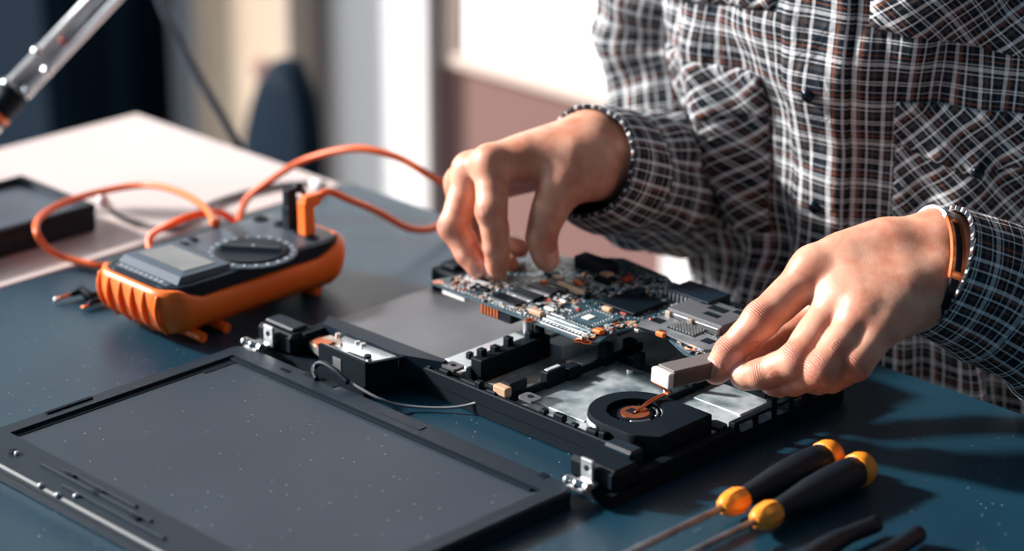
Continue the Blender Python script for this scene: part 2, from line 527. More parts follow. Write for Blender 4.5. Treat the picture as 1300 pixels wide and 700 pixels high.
# control panel, dial, buttons
MB().prism(rrect(MX, MY + .026, HW - .0110, .062, .012), .0465, .0482, .0006).build('control_panel', M_['grey_face'], mm, 'auto')
DC = at(319, 316, .052)
DC.z = .0482
ringp = []
MB().loft([[DC + Vector((math.cos(a) * r, math.sin(a) * r, z)) for a in [2 * math.pi * i / 40 for i in range(40)]] for r, z in ((.0375, 0), (.037, .0012), (.0300, .0016), (.0292, .0004))]).build('dial_ring', M_['grey_frame'], mm, 'auto')
for k in range(22):
    a = 2 * math.pi * k / 22
    d = Vector((math.cos(a), math.sin(a), 0))
    e = Vector((-d.y, d.x, 0))
    c0 = DC + d * .0335 + Vector((0, 0, .0016))
    MB().loft([[c0 + d * .0018 + e * .0009, c0 - d * .0018 + e * .0009, c0 - d * .0018 - e * .0009, c0 + d * .0018 - e * .0009],
               [c0 + d * .0018 + e * .0009 + Vector((0, 0, .0004)), c0 - d * .0018 + e * .0009 + Vector((0, 0, .0004)), c0 - d * .0018 - e * .0009 + Vector((0, 0, .0004)), c0 + d * .0018 - e * .0009 + Vector((0, 0, .0004))]]).build('dial_mark', M_['mark'], mm)
dk = MB().cyl(DC, DC + Vector((0, 0, .0032)), .0295, 36, .0285).build('selector_dial', M_['black'], mm, 'auto')
dd = Vector((.80, .60, 0))
de = Vector((-.60, .80, 0))
MB().loft([[DC + dd * sx * .0255 + de * sy * .0048 + Vector((0, 0, .003)) for sx, sy in ((1, 1), (-1, 1), (-1, -1), (1, -1))],
           [DC + dd * sx * .0235 + de * sy * .0028 + Vector((0, 0, .0065)) for sx, sy in ((1, 1), (-1, 1), (-1, -1), (1, -1))]]).build('dial_grip', M_['plastic'], dk)
MB().box((DC.x - .001, DC.y + .001, .0543), (DC.x + .001, DC.y + .003, .0549)).build('pointer', M_['mark'], dk)
for bx, by in ((-.030, -.018), (-.034, -.006)):
    MB().prism(rrect(MX + bx, MY + by, .0045, .0028, .002), .048, .0505, .0006).build('button', M_['plastic'], mm, 'auto')
MB().cyl((MX + .031, MY - .012, .048), (MX + .031, MY - .012, .0500), .0030, 14).build('indicator', M_['orange'], mm, 'auto')
JX = [(-.034, .066), (-.012, .070), (.010, .070), (.032, .066)]
for jx, jy in JX:
    p = Vector((MX + jx, MY + jy, .0482))
    MB().loft([[p + Vector((math.cos(a) * r, math.sin(a) * r, z)) for a in [2 * math.pi * i / 20 for i in range(20)]] for r, z in ((.0066, 0), (.0062, .0014), (.0035, .0014), (.0033, .0002))]).build('jack', M_['black'], mm, 'auto')
# stand pegs under the side
MB().cyl((MX + .012, MY - .066, .0042), (MX + HW + .0008, MY - .066, .0042), .0042, 14).build('foot_peg', M_['orange'], mm, 'auto')
MB().cyl((MX + .012, MY - .040, .0042), (MX + HW - .002, MY - .040, .0042), .0042, 14).build('foot_peg', M_['orange'], mm, 'auto')
for sx in (-1, 1):
    MB().box((MX + sx * .03 - .01, MY + .06, 0), (MX + sx * .03 + .01, MY + .07, .010), .002).build('foot', M_['orange'], mm)
    MB().box((MX + sx * .02 - .006, MY - .072, .003), (MX + sx * .02 + .006, MY - .034, .010), .001).build('foot_rail', M_['orange'], mm)

# ------------------------------------------------------------------ test leads
la = thing('test_lead', 'orange test lead plugged into the meter, arching towards the hand', 'test lead', (MX + .010, MY + .070, .0485))
pA = Vector((MX + .022, MY + .069, .0484))
PB = MB()
PB.box(pA + Vector((-.0052, -.0052, 0)), pA + Vector((.0052, .0052, .030)), .0012)
PB.box(pA + Vector((-.0035, -.0042, .024)), pA + Vector((.006, .012, .0345)), .002)
PB.build('plug', M_['orange'], la)
wire = [pA + Vector((.004, .010, .031)), pA + Vector((.004, .022, .033)), at(440, 252, .070), at(478, 268, .045), at(520, 290, .022), at(556, 288, .012), at(600, 262, .012),
        at(605, 240, .030), at(560, 231, .058), at(505, 200, .078), at(450, 189, .082), at(388, 203, .064), at(345, 228, .046), at(316, 250, .030), at(306, 268, .018), at(296, 290, .010), (-.215, .125, .006)]
MB().tube(curve_pts(wire, 10), .0032, 10).build('cable', M_['orange_dk'], la, True)
lb = thing('test_lead', 'orange test lead looping over the tray with a copper-tipped probe beside the meter', 'test lead', (-.2, 0, 0))
wire = [(-.160, .112, .056), at(272, 282, .062), at(258, 262, .058), at(225, 243, .050), at(185, 235, .040), at(130, 243, .034), at(80, 258, .0345), at(50, 277, .0335), at(47, 297, .0325), at(66, 320, .012), at(103, 333, .0045),
        (-.225, .068, .0045), (-.196, .072, .012), at(190, 302, .030), at(222, 282, .044), at(252, 272, .048), at(285, 272, .040), (-.185, .17, .012)]
MB().tube(curve_pts(wire, 10), .0030, 10).build('cable', M_['orange_dk'], lb, True)
MB().tube([(-.160, .112, .0478), (-.160, .112, .050), (-.160, .112, .056), (-.1605, .112, .058)], .004, 12, True, [.0032, .0045, .0045, .003]).build('hook', M_['orange'], lb, True)
MB().tube([(-.178, .02, .006), (-.183, 0, .005), at(112, 388, .004)], .003, 10, True, [.003, .0026, .0018]).build('probe_sleeve', M_['black'], lb, True)
MB().tube([at(114, 387, .004), at(104, 391, .003)], .0016, 8, True, [.0018, .0012]).build('probe_tip', M_['copper'], lb, True)
lc = thing('test_lead', 'black test lead with plug in the meter and slim copper-tipped probe', 'test lead', (-.1, .15, .0485))
pB = Vector((MX + .000, MY + .070, .0484))
PB = MB()
PB.box(pB + Vector((-.0050, -.0050, 0)), pB + Vector((.0050, .0050, .020)), .0012)
PB.box(pB + Vector((-.0042, -.0046, .018)), pB + Vector((.0046, .0046, .035)), .0014)
PB.cyl(pB + Vector((0.001, .006, .030)), pB + Vector((.001, .010, .037)), .0036, 12)
PB.build('plug', M_['black'], lc)
MB().tube(curve_pts([pB + Vector((.001, .009, .034)), pB + Vector((.000, .016, .026)), pB + Vector((-.002, .021, .008)), (-.125, .192, .004), (-.175, .18, .004), (-.186, .12, .004), (-.192, .05, .004), (-.186, .015, .006)], 8), .0022, 8).build('cable', M_['black'], lc, True)
MB().tube([(-.186, .015, .006), (-.190, .004, .006), at(104, 368, .006), at(90, 374, .005)], .004, 10, True, [.003, .005, .0042, .0024]).build('probe_handle', M_['black'], lc, True)
MB().tube([at(92, 373, .005), at(72, 380, .0035)], .0017, 8, True, [.002, .0013]).build('probe_tip', M_['copper'], lc, True)
MB().sphere(at(71, 380.5, .0035), .0022).build('tip_end', M_['silver'], lc, True)

gc = thing('grey_cable', 'thin grey cable with white clip curving over the cream table', 'cable', at(170, 282, .003))
MB().tube(curve_pts([at(138, 262, .010), at(150, 274, .004), at(180, 285, .003), at(225, 289, .003), at(262, 262, .0035), at(300, 248, .003), at(350, 236, .003), at(398, 232, .003)], 8), .0028, 8).build('cord', M_['grey_cable'], gc, True)
MB().tube([at(128, 248, .026), at(131, 256, .020), at(139, 263, .010)], .005, 12, True, [.0045, .0055, .004]).build('clip', M_['clear'], gc, True)
MB().tube([at(396, 233, .004), at(412, 236, .004)], .0045, 12, True).build('connector', M_['clear'], gc, True)

# ------------------------------------------------------------------ laptop
lt = thing('laptop', 'black dismantled laptop with open screen lid and exposed chassis', 'laptop', (.17, .05, 0))
LX0, LX1, LY0, LY1 = -.0135, .3445, -.2375, .0195
lid = MB().prism(rrect((LX0 + LX1) / 2, (LY0 + LY1) / 2, (LX1 - LX0) / 2, (LY1 - LY0) / 2, .010), .0008, .0085, .0).build('lid_shell', M_['plastic'], lt)
# bezel: four bars with the screen sunk between them
SX0, SX1, SY0, SY1 = 0.0, .331, -.202, 0.0
bz = MB()
n_out = rrect((LX0 + LX1) / 2, (LY0 + LY1) / 2, (LX1 - LX0) / 2, (LY1 - LY0) / 2, .010, 5)
inn = rrect((SX0 + SX1) / 2, (SY0 + SY1) / 2, (SX1 - SX0) / 2, (SY1 - SY0) / 2, .0012, 5)
off = lambda pts, d: [((x - (LX0 + LX1) / 2) * (1 - d / .179) + (LX0 + LX1) / 2, (y - (LY0 + LY1) / 2) * (1 - d / .1285) + (LY0 + LY1) / 2) for x, y in pts]
z3 = lambda pts, z: [(x, y, z) for x, y in pts]
bz.loft([z3(n_out, .0080), z3(n_out, .0115), z3(off(n_out, .0015), .0130), z3(inn, .0130), z3(inn, .0085)], False, False)
bzo = bz.build('bezel', M_['lid'], lid)
MB().box((SX0 - .001, SY0 - .001, .0085), (SX1 + .001, SY1 + .001, .0102)).build('screen', M_['screen'], lid)
MB().box((SX0 + .002, -.0042, .0102), (SX1 - .008, -.0012, .0122), .0004).build('gasket', M_['gap'], lid)
MB().box((SX0 + .0004, SY0 + .004, .0100), (SX0 + .005, -.004, .0108)).build('bezel_shadow', M_['gap'], lid)  # dark strip in place of the bezel's shadow on the screen
MB().box((SX0 + .004, -.034, .0100), (SX0 + .009, -.004, .0107)).build('bezel_shadow', M_['gap'], lid)  # second dark strip: the painted shadow widens near the hinge corner
# fittings of the lid's outer edge
for a, b_, y in ((.060, .184, -.2175), (.078, .160, -.2115), (.098, .21, -.2265)):
    MB().box((a, y, .0128), (b_, y + .0028, .0146), .0006).build('edge_ridge', M_['lid'], lid)
for x, y in ((.086, -.2145), (.120, -.2155), (.168, -.2215)):
    MB().box((x, y - .002, .0128), (x + .008, y + .003, .0148), .0006).build('latch_pocket', M_['gap'], lid)
for x, y in ((.034, -.219), (.118, -.229), (.088, -.2365), (.108, -.2368)):
    MB().sphere((x, y, .0132), .0024, 10, 6).build('screw', M_['steel'], lid, True)
MB().box((.027, -.222, .0125), (.033, -.216, .0150), .0008).build('rubber_bumper', M_['gap'], lid)
MB().box((-.0105, -.165, .0128), (-.007, -.125, .0142), .0004).build('edge_ridge', M_['gap'], lid)
for x in (.047, .0505, .054):
    MB().box((x, .0075, .0129), (x + .0022, .0105, .0136)).build('vent_mark', M_['gap'], lid)
MB().prism(rrect(.18, .0105, .022, .0035, .001), .0128, .0136, .0004).build('relief_plate', M_['lid'], lid)
for x0, x1 in ((.066, .102), (.312, .3195)):
    MB().box((x0, .0125, .0115), (x1, .0200, .0134), .0004).build('hinge_notch', M_['gap'], lid)

# chassis
base = MB().prism([(-.012, .033), (.110, .036), (.122, .074), (.320, .074), (.326, .032), (.366, .030), (.366, .285), (.0, .285), (-.004, .10)], .001, .0095).build('chassis_floor', M_['plastic_dark'], lt)


def bp(name, lo, hi, mat='plastic_dark', bev=.0008):
    return MB().box(lo, hi, bev, 1).build(name, M_[mat], base)


bp('drive_plate', (-.002, .088, .0095), (.138, .283, .0115), 'greyplate')
bp('hinge_block', (-.013, .034, .0095), (.030, .062, .0265), bev=.003)
bp('hinge_block', (.322, .034, .0095), (.3655, .060, .0255), bev=.003)
bp('block_cap', (-.010, .040, .0262), (.024, .056, .0290), 'plastic', .0015)
# drive bay at the left: black walls round a bright metal tray
def bay_wall(pts, z1, mat='plastic_dark'):
    return MB().prism(pts, .0090, z1).build('bay_wall', M_[mat], base)
bay_wall([(.058, .0365), (.111, .0365), (.111, .0395), (.058, .0395)], .0285)
bay_wall([(.111, .0365), (.1225, .074), (.1190, .074), (.1085, .0395)], .0275)
bay_wall([(.030, .0655), (.1205, .0680), (.150, .0795), (.150, .0840), (.020, .0800)], .0285, 'plastic')
bay_wall([(.026, .045), (.032, .045), (.032, .080), (.020, .080)], .0260)
bay = MB().prism([(.034, .047), (.0575, .0400), (.109, .0400), (.118, .0660), (.034, .0645)], .0150, .0205).build('bay_plate', M_['silver'], base)
MB().prism([(.074, .0440), (.098, .0445), (.103, .0530), (.100, .0570), (.072, .0545)], .0202, .0212).build('bay_slot', M_['black'], base)
MB().prism([(.058, .0465), (.064, .0465), (.066, .0520), (.056, .0540)], .0202, .0214).build('bay_slot', M_['black'], base)
MB().prism([(.058, .0595), (.119, .0625), (.120, .0665), (.056, .0650)], .0203, .0262).build('bay_lip', M_['steel'], base)
MB().prism([(.060, .0398), (.1085, .0398), (.1095, .0430), (.060, .0430)], .0203, .0272).build('bay_lip', M_['steel'], base)
MB().prism([(.1040, .0445), (.1085, .0445), (.1170, .0640), (.1130, .0640)], .0203, .0262).build('bay_lip', M_['silver'], base)
MB().cyl((.044, .0535, .0203), (.044, .0535, .0222), .0082, 22).build('copper_pad', M_['copper'], base, 'auto')
MB().prism([(.040, .0560), (.058, .0585), (.056, .0640), (.040, .0640)], .0203, .0225).build('foil_strip', M_['brass'], base)
for x, y in ((.052, .0615), (.074, .0620), (.080, .0622), (.106, .0450)):
    MB().cyl((x, y, .0240), (x, y, .0280), .0021, 12).build('screw', M_['silver'], base, 'auto')
MB().cyl((.1035, .0460, .0203), (.1035, .0460, .0300), .0028, 12).build('bay_pin', M_['black'], base, 'auto')
MB().prism([(.075, .0360), (.084, .0360), (.084, .0367), (.075, .0367)], .0135, .0235).build('foil_tab', M_['silver'], base)
bp('foil_strip', (.127, .086, .0095), (.160, .094, .0200), 'silver')
# rail on the hinge side, screw tabs
bp('rail', (.124, .0735, .0095), (.330, .0780, .0215), 'plastic_dark')
bp('rail', (.214, .0780, .0095), (.330, .0830, .0175), 'plastic')
bp('rail', (.128, .0800, .0095), (.214, .0850, .0205), 'plastic_dark')
for (px, py) in ((575, 463), (673, 503)):
    p = at(px, py, .0272)
    MB().prism(rrect(p.x, p.y, .0075, .0055, .002), .0245, .0268, .0005).build('screw_tab', M_['greyplate'], base)
    MB().cyl((p.x, p.y, .0266), (p.x, p.y, .0274), .0022, 12).build('screw_hole', M_['black'], base)
for k, x in enumerate((.135, .150, .188, .200, .254, .268, .284, .300, .312)):
    bp('rail_clip', (x, .0745, .0210), (x + .006 + .004 * (k % 2), .0800, .0235 + .0015 * (k % 3)), 'plastic_dark')
# tall jagged connector block and bright sheet behind it
bp('bright_sheet', (.136, .094, .0095), (.160, .236, .0225), 'sheet', .0006)
bp('bright_sheet_lip', (.162, .174, .0095), (.182, .236, .0215), 'sheet', .0006)
blk = bp('connector_block', (.160, .098, .0095), (.172, .172, .0300))
for y, h in ((.104, .037), (.118, .0355), (.132, .0385), (.155, .0365), (.166, .041)):
    bp('connector_tooth', (.160, y, .0295), (.166, y + .006, h - .002), 'plastic_dark', .0005)
bp('post', (.146, .106, .0190), (.151, .111, .0275), 'plastic_dark')
# shield plates
bp('warm_plate', (.168, .088, .0095), (.212, .178, .0122), 'brass')
bp('shield_plate', (.212, .086, .0095), (.292, .206, .0126), 'shield')
bp('shield_plate', (.180, .178, .0095), (.292, .274, .0120), 'shield')
bp('shield_plate', (.293, .150, .0095), (.3545, .274, .0118), 'shield')
bp('plate_emboss', (.176, .100, .0120), (.206, .150, .0134), 'brass', .0006)
bp('plate_emboss', (.225, .100, .0124), (.275, .160, .0137), 'shield', .0006)
bp('plate_emboss', (.300, .190, .0116), (.345, .225, .0128), 'shield', .0006)
# dividing ribs
bp('rib', (.2095, .088, .0120), (.2135, .232, .0185))
bp('rib', (.2135, .200, .0120), (.292, .2035, .0175))
bp('rib', (.2905, .150, .0120), (.2935, .274, .0168))
bp('rib', (.2935, .226, .0115), (.3545, .229, .0160))
for x, y, sx, sy, z in ((.207, .124, .008, .020, .0255), (.206, .146, .010, .014, .0225), (.207, .186, .009, .010, .029), (.207, .214, .009, .008, .025),
                        (.232, .199, .008, .006, .026), (.262, .199, .007, .006, .023), (.2895, .196, .005, .005, .030), (.2895, .236, .005, .005, .027),
                        (.311, .225, .005, .005, .029), (.335, .225, .005, .005, .027)):
    bp('clip_post', (x, y, .0120), (x + sx, y + sy, z))
for x, y in ((.196, .168), (.238, .190), (.282, .182), (.243, .232), (.276, .262), (.305, .165)):
    MB().cyl((x, y, .0118), (x, y, .0165), .0032, 14).build('standoff', M_['silver'], base, 'auto')
bp('rib_slit', (.2085, .127, .0252), (.2125, .141, .0262), 'mark', .0003)
# right wall with slots
bp('side_wall', (.357, .060, .0095), (.3655, .166, .0170))
bp('side_wall', (.357, .166, .0095), (.3655, .284, .0125))
bp('side_rail', (.3585, .160, .0190), (.3650, .284, .0215))
for y in (.160, .181, .202, .222, .243, .264, .279):
    bp('side_post', (.3585, y, .0120), (.3650, y + .006, .0200 if y != .202 else .0275))
bp('front_wall', (.03, .280, .0095), (.366, .285, .0180))
p = at(918, 537, .022)
MB().prism(rrect(p.x - .006, p.y, .0065, .0055, .002), .0165, .0192, .0005).build('screw_tab', M_['plastic'], base)
bp('corner_block', (.001, .206, .0095), (.034, .250, .0300), bev=.002)
bp('corner_block_top', (.006, .212, .0300), (.024, .228, .0345), bev=.002)
bp('port_block', (.330, .060, .0095), (.357, .0735, .0290), 'plastic', .002)

# hinges
for hx, hy, s in ((.000, .0245, 1), (.3445, .0245, -1)):
    h = MB()
    h.box((hx - .008, hy - .008, .0110), (hx + .008, hy + .009, .0150), .001)
    h.box((hx + s * .004 - .0015, hy + .004, .0140), (hx + s * .004 + .0105 - .001, hy + .0065, .0310), .0008)
    h.cyl((hx - .010, hy - .003, .0145), (hx + .009, hy - .003, .0145), .0038, 14)
    ho = h.build('hinge', M_['silver'], lt)
    for dx in (-.008, .001):
        MB().sphere((hx + dx, hy - .006, .0165), .0034, 12, 8).build('hinge_screw', M_['chrome'], ho, True)
    MB().cyl((hx + s * .004 + .004, hy + .0035, .0245), (hx + s * .004 + .004, hy + .0045, .0245), .0022, 12).build('hinge_hole', M_['black'], ho)

# cooling fan
FC = at(806, 521, .030)
FR = .0335
body_out = []
for k in range(19):
    a = math.radians(90 + 10 * k)
    body_out.append((FC.x + FR * math.cos(a), FC.y + FR * math.sin(a)))
body_out += [(.338, FC.y - FR), (.3545, FC.y - FR + .012), (.3545, FC.y + FR)]
hole = []
nb = len(body_out)
fan = MB().prism(body_out, .0125, .0145).build('cooling_fan', M_['plastic'], lt)
# top plate with the intake opening: an annulus joined to the outline
HR = .0205
fm = MB()
ang = [math.atan2(y - FC.y, x - FC.x) for x, y in body_out]
inner = [(FC.x + HR * math.cos(a), FC.y + HR * math.sin(a)) for a in ang]
# refine so the opening is round
bo2, in2 = [], []
for i in range(nb):
    x0, y0 = body_out[i]; x1, y1 = body_out[(i + 1) % nb]
    for k in range(5):
        t = k / 5
        x, y = x0 + (x1 - x0) * t, y0 + (y1 - y0) * t
        a = math.atan2(y - FC.y, x - FC.x)
        bo2.append((x, y)); in2.append((FC.x + HR * math.cos(a), FC.y + HR * math.sin(a)))
fm.loft([z3(bo2, .0145), z3(bo2, .0292), z3([(FC.x + (x - FC.x) * .985, FC.y + (y - FC.y) * .985) for x, y in bo2], .0302), z3(in2, .0302), z3(in2, .0280)], False, False)
fm.build('fan_housing', M_['plastic_dark'], fan, 'auto')
MB().cyl((FC.x, FC.y, .0146), (FC.x, FC.y, .0280), .0125, 28).build('rotor', M_['black'], fan, 'auto')
for k in range(22):
    a = 2 * math.pi * k / 22
    d, e = Vector((math.cos(a), math.sin(a), 0)), Vector((-math.sin(a), math.cos(a), 0))
    pts2 = [FC * 0 + Vector((FC.x, FC.y, 0)) + d * r + e * s for r, s in ((.0122, 0), (.016, .0012), (.0198, .0038))]
    bl = MB()
    bl.loft([[p + Vector((0, 0, .0150)) for p in pts2] + [p + e * .0006 + Vector((0, 0, .0150)) for p in pts2[::-1]],
             [p + Vector((0, 0, .0268)) for p in pts2] + [p + e * .0006 + Vector((0, 0, .0268)) for p in pts2[::-1]]])
    bl.build('blade', M_['plastic'], fan)
MB().cyl((FC.x, FC.y, .0278), (FC.x, FC.y, .0286), .0105, 28).build('rotor_label', M_['copper'], fan, 'auto')
MB().box((FC.x - .006, FC.y - .004, .0285), (FC.x + .002, FC.y + .003, .0291)).build('label_patch', M_['black'], fan)
MB().tube([Vector((FC.x, FC.y, 0)) + Vector((.0195 * math.cos(a), .0195 * math.sin(a), .0282)) for a in [math.radians(-70 + 10 * k) for k in range(15)]], .0006, 6).build('intake_edge', M_['silver'], fan, True)
BAR_A = deep(842, 478, 1.700)
for s in (-.0012, .0012):
    MB().tube(curve_pts([(FC.x + .001, FC.y + s, .0290), (FC.x + .001 + s, FC.y + .012, .0318), (FC.x + s, FC.y + .025, .0325), (FC.x + .004 + s, FC.y + .030, .036), BAR_A + Vector((s - .006, -.001, -.0055))], 8), .0008, 6).build('fan_wire', M_['copper'], fan, True)
seam = []
for k in range(13):
    a = math.radians(165 + 8 * k)
    c0 = Vector((FC.x + math.cos(a) * (FR + .0002), FC.y + math.sin(a) * (FR + .0002), 0))
    c1 = Vector((FC.x + math.cos(a) * (FR + .0008), FC.y + math.sin(a) * (FR + .0008), 0))
    seam.append([c0 + Vector((0, 0, .0160)), c1 + Vector((0, 0, .0160)), c1 + Vector((0, 0, .0265)), c0 + Vector((0, 0, .0265))])
MB().loft(seam).build('housing_seam', M_['steel'], fan, True)
for (a0, a1) in ((20, 75), (-60, -5)):
    MB().tube([Vector((FC.x + .0160 * math.cos(a), FC.y + .0160 * math.sin(a), .0283)) for a in [math.radians(a0 + (a1 - a0) * k / 10) for k in range(11)]], .0008, 6).build('intake_arm', M_['steel'], fan, True)

# antenna wire and its connector
MB().tube(curve_pts([at(402, 482, .013), at(399, 466, .022), at(408, 462, .025), at(424, 472, .022), at(455, 492, .016), at(485, 508, .010), at(515, 516, .004), at(570, 518, .004), at(606, 511, .010), at(628, 499, .022)], 10), .0011, 8).build('antenna_wire', M_['grey_cable'], lt, True)
MB().tube(curve_pts([at(402, 482, .014), at(398, 468, .020), at(408, 461, .026), at(426, 471, .024), at(442, 486, .018)], 8), .0022, 8).build('wire_sleeve', M_['plastic'], lt, True)
p = at(637, 495, .0255)
MB().box((p.x - .0065, p.y - .003, .0215), (p.x + .0065, p.y + .004, .0285), .001).build('wire_plug', M_['tan'], lt)
p = at(655, 484, .027)
MB().box((p.x - .005, p.y - .010, .0205), (p.x + .004, p.y + .008, .0285), .001).build('plug_socket', M_['black'], lt)

# ------------------------------------------------------------------ motherboard held over the chassis
BZ = .0452
TOPZ = BZ + .0013
mb = thing('motherboard', 'dark green laptop motherboard crowded with chips, lifted above the chassis by both hands', 'circuit board', (.19, .22, BZ))
outline = [(.0535, .1545), (.2315, .1520), (.2345, .1580), (.2290, .1800), (.2330, .1960), (.2480, .2025), (.2640, .2015), (.2780, .1950), (.2920, .1880), (.3120, .1880), (.3160, .1950),
           (.3160, .2900), (.2600, .2920), (.1900, .2900), (.1800, .2960), (.1280, .3020), (.1080, .2860), (.0780, .2500), (.0700, .2100), (.0600, .1750)]
board = MB().prism(outline, BZ, TOPZ).build('board', M_['pcb'], mb)
MB().prism([(x - .0002 if i > 10 else x, y - .0006) for i, (x, y) in enumerate(outline[:12])] + [(x, y) for x, y in outline[12:]], BZ - .0003, BZ + .0006).build('board_edge', M_['pcb_edge'], mb)


def quad(px4, z):
    return [(p.x, p.y) for p in (at(x, y, z) for x, y in px4)]


def comp(name, cpx, sx, sy, h, mat, z=TOPZ, bev=.0003, parent=None):
    """box component centred at that place, sx along the board's front edge"""
    p = at(cpx[0], cpx[1], z + h)
    return MB().box((p.x - sx / 2, p.y - sy / 2, z - .0002), (p.x + sx / 2, p.y + sy / 2, z + h), bev, 1).build(name, M_[mat], parent or mb)


# memory chips with bright lead rows
CHIPS = ((645, 379), (668, 372), (690, 365), (711, 359))
for cx, cy in CHIPS:
    c_ = comp('memory_chip', (cx, cy), .0275, .0120, .0024, 'chip')
    p = at(cx, cy, TOPZ + .0022)
    MB().box((p.x - .0135, p.y - .0080, TOPZ), (p.x + .0135, p.y - .0060, TOPZ + .0016)).build('lead_row', M_['silver'], c_)
    MB().box((p.x - .0135, p.y + .0060, TOPZ), (p.x + .0135, p.y + .0076, TOPZ + .0014)).build('lead_row', M_['silver'], c_)
comp('gold_slot', (727, 364), .034, .0060, .0040, 'tan', bev=.001)
comp('slot_latch', (744, 371), .005, .0075, .0048, 'black', bev=.0008)
comp('orange_capacitor', (690, 356), .006, .0065, .0036, 'cap_orange', bev=.001)
comp('tan_capacitor', (708, 351), .010, .0070, .0030, 'tan', bev=.0008)
comp('orange_capacitor', (734, 357), .010, .0030, .0026, 'cap_orange', bev=.0006)
comp('tan_capacitor', (770, 346), .009, .0085, .0055, 'tan', bev=.0008)
comp('inductor', (768, 352), .014, .013, .0034, 'chip', bev=.0008)
comp('red_connector', (796, 352), .006, .010, .0030, 'red', bev=.0005)
comp('steel_bar', (757, 359), .024, .0028, .0026, 'steel')
# rear connector
p0 = at(752, 342, TOPZ)
MB().box((p0.x - .0150, p0.y - .006, TOPZ - .0002), (p0.x + .0210, p0.y + .008, TOPZ + .0095), .0012).build('rear_connector', M_['black'], mb)
comp('small_block', (700, 345), .010, .008, .003, 'chip')
# processor package: pale substrate, white die dot, capacitors round it
pk = comp('graphics_chip', (752, 404), .030, .034, .0016, 'pcb_edge')
comp('chip_die', (747, 402), .0075, .0085, .0024, 'white_pl', z=TOPZ, parent=pk)
p = at(750, 404, TOPZ + .0016)
sq = [(-.011, k * .003 - .012) for k in range(9)] + [(.0105, k * .003 - .012) for k in range(9)] + [(k * .003 - .009, .0145) for k in range(7)] + [(k * .003 - .009, -.0145) for k in range(7)]
for dx, dy in sq:
    MB().box((p.x + dx - .0007, p.y + dy - .0005, TOPZ + .0014), (p.x + dx + .0007, p.y + dy + .0005, TOPZ + .0023)).build('chip_capacitor', M_['silver'], pk)
comp('pink_filter', (771, 390), .009, .0050, .0034, 'tan', bev=.0008)
comp('red_connector', (792, 397), .006, .003, .0012, 'red')
# dark processor
soc = comp('processor', (803, 383), .036, .036, .0030, 'chip', bev=.0006)
comp('socket_frame', (803, 384), .040, .040, .0012, 'black', bev=.0004)
comp('processor_cap', (809, 369), .011, .008, .0055, 'black', z=TOPZ)
# silver sheet with the pin window
shp = [(at(x, y, TOPZ + .0040).x, at(x, y, TOPZ + .0040).y) for x, y in ((809, 411), (815, 406), (840, 400), (853, 403), (868, 412), (925, 438), (905, 443), (893, 443), (876, 436), (843, 421))]
sheet = MB().prism(shp, TOPZ + .0018, TOPZ + .0036).build('silver_sheet', M_['steel'], mb)
MB().prism([(x * .96 + shp[0][0] * .02 + shp[5][0] * .02, y * .96 + shp[0][1] * .02 + shp[5][1] * .02) for x, y in shp], TOPZ - .0002, TOPZ + .0018).build('sheet_spacer', M_['black'], mb)
pw = at(873, 418, TOPZ + .0038)
MB().box((pw.x - .0135, pw.y - .0085, TOPZ + .0034), (pw.x + .0135, pw.y + .0085, TOPZ + .0040)).build('pin_window', M_['black'], sheet)
for i in range(8):
    for j in range(5):
        MB().box((pw.x - .0115 + i * .003, pw.y - .0070 + j * .0031, TOPZ + .0038), (pw.x - .0099 + i * .003, pw.y - .0052 + j * .0031, TOPZ + .0050)).build('pin', M_['silver'], sheet)
for px, py, w in ((835, 407, .010), (899, 433, .009)):
    q_ = at(px, py, TOPZ + .0038)
    MB().box((q_.x - w / 2, q_.y - .004, TOPZ + .0034), (q_.x + w / 2, q_.y + .004, TOPZ + .00395)).build('cutout', M_['black'], sheet)
q_ = at(826, 406, TOPZ + .004)
MB().sphere((q_.x, q_.y, TOPZ + .0042), .0014, 8, 6).build('rivet', M_['copper'], sheet, True)
# card cage and black drive connector at the far right
cg = at(905, 393, TOPZ + .008)
cage = MB().box((cg.x - .028, cg.y - .020, TOPZ - .0002), (cg.x + .026, cg.y + .016, TOPZ + .0075), .0008).build('card_cage', M_['greyplate'], mb)
for dx, dy, w, d in ((.002, .004, .016, .008), (.006, -.008, .014, .006), (-.014, .006, .005, .004), (.018, .010, .010, .006)):
    MB().box((cg.x + dx - w / 2, cg.y + dy - d / 2, TOPZ + .0073), (cg.x + dx + w / 2, cg.y + dy + d / 2, TOPZ + .0078)).build('cage_cutout', M_['black'], cage)
MB().box((cg.x - .027, cg.y - .0235, TOPZ), (cg.x + .025, cg.y - .0200, TOPZ + .0060), .0006).build('cage_rail', M_['silver'], cage)
for dx in (-.026, -.004):
    MB().box((cg.x + dx, cg.y - .0255, TOPZ), (cg.x + dx + .005, cg.y - .0225, TOPZ + .0070), .0006).build('cage_tab', M_['brass'], cage)
dc = at(885, 369, TOPZ + .010)
drv = MB().box((dc.x - .020, dc.y - .012, TOPZ - .0002), (dc.x + .022, dc.y + .014, TOPZ + .0095), .0008).build('drive_connector', M_['plastic'], mb)
for k in range(9):
    MB().box((dc.x - .018 + k * .004, dc.y - .0128, TOPZ + .001), (dc.x - .016 + k * .004, dc.y - .0118, TOPZ + .0075)).build('contact', M_['steel'], drv)
MB().box((dc.x - .014, dc.y - .004, TOPZ + .0092), (dc.x + .006, dc.y + .000, TOPZ + .0098)).build('key_slot', M_['black'], drv)
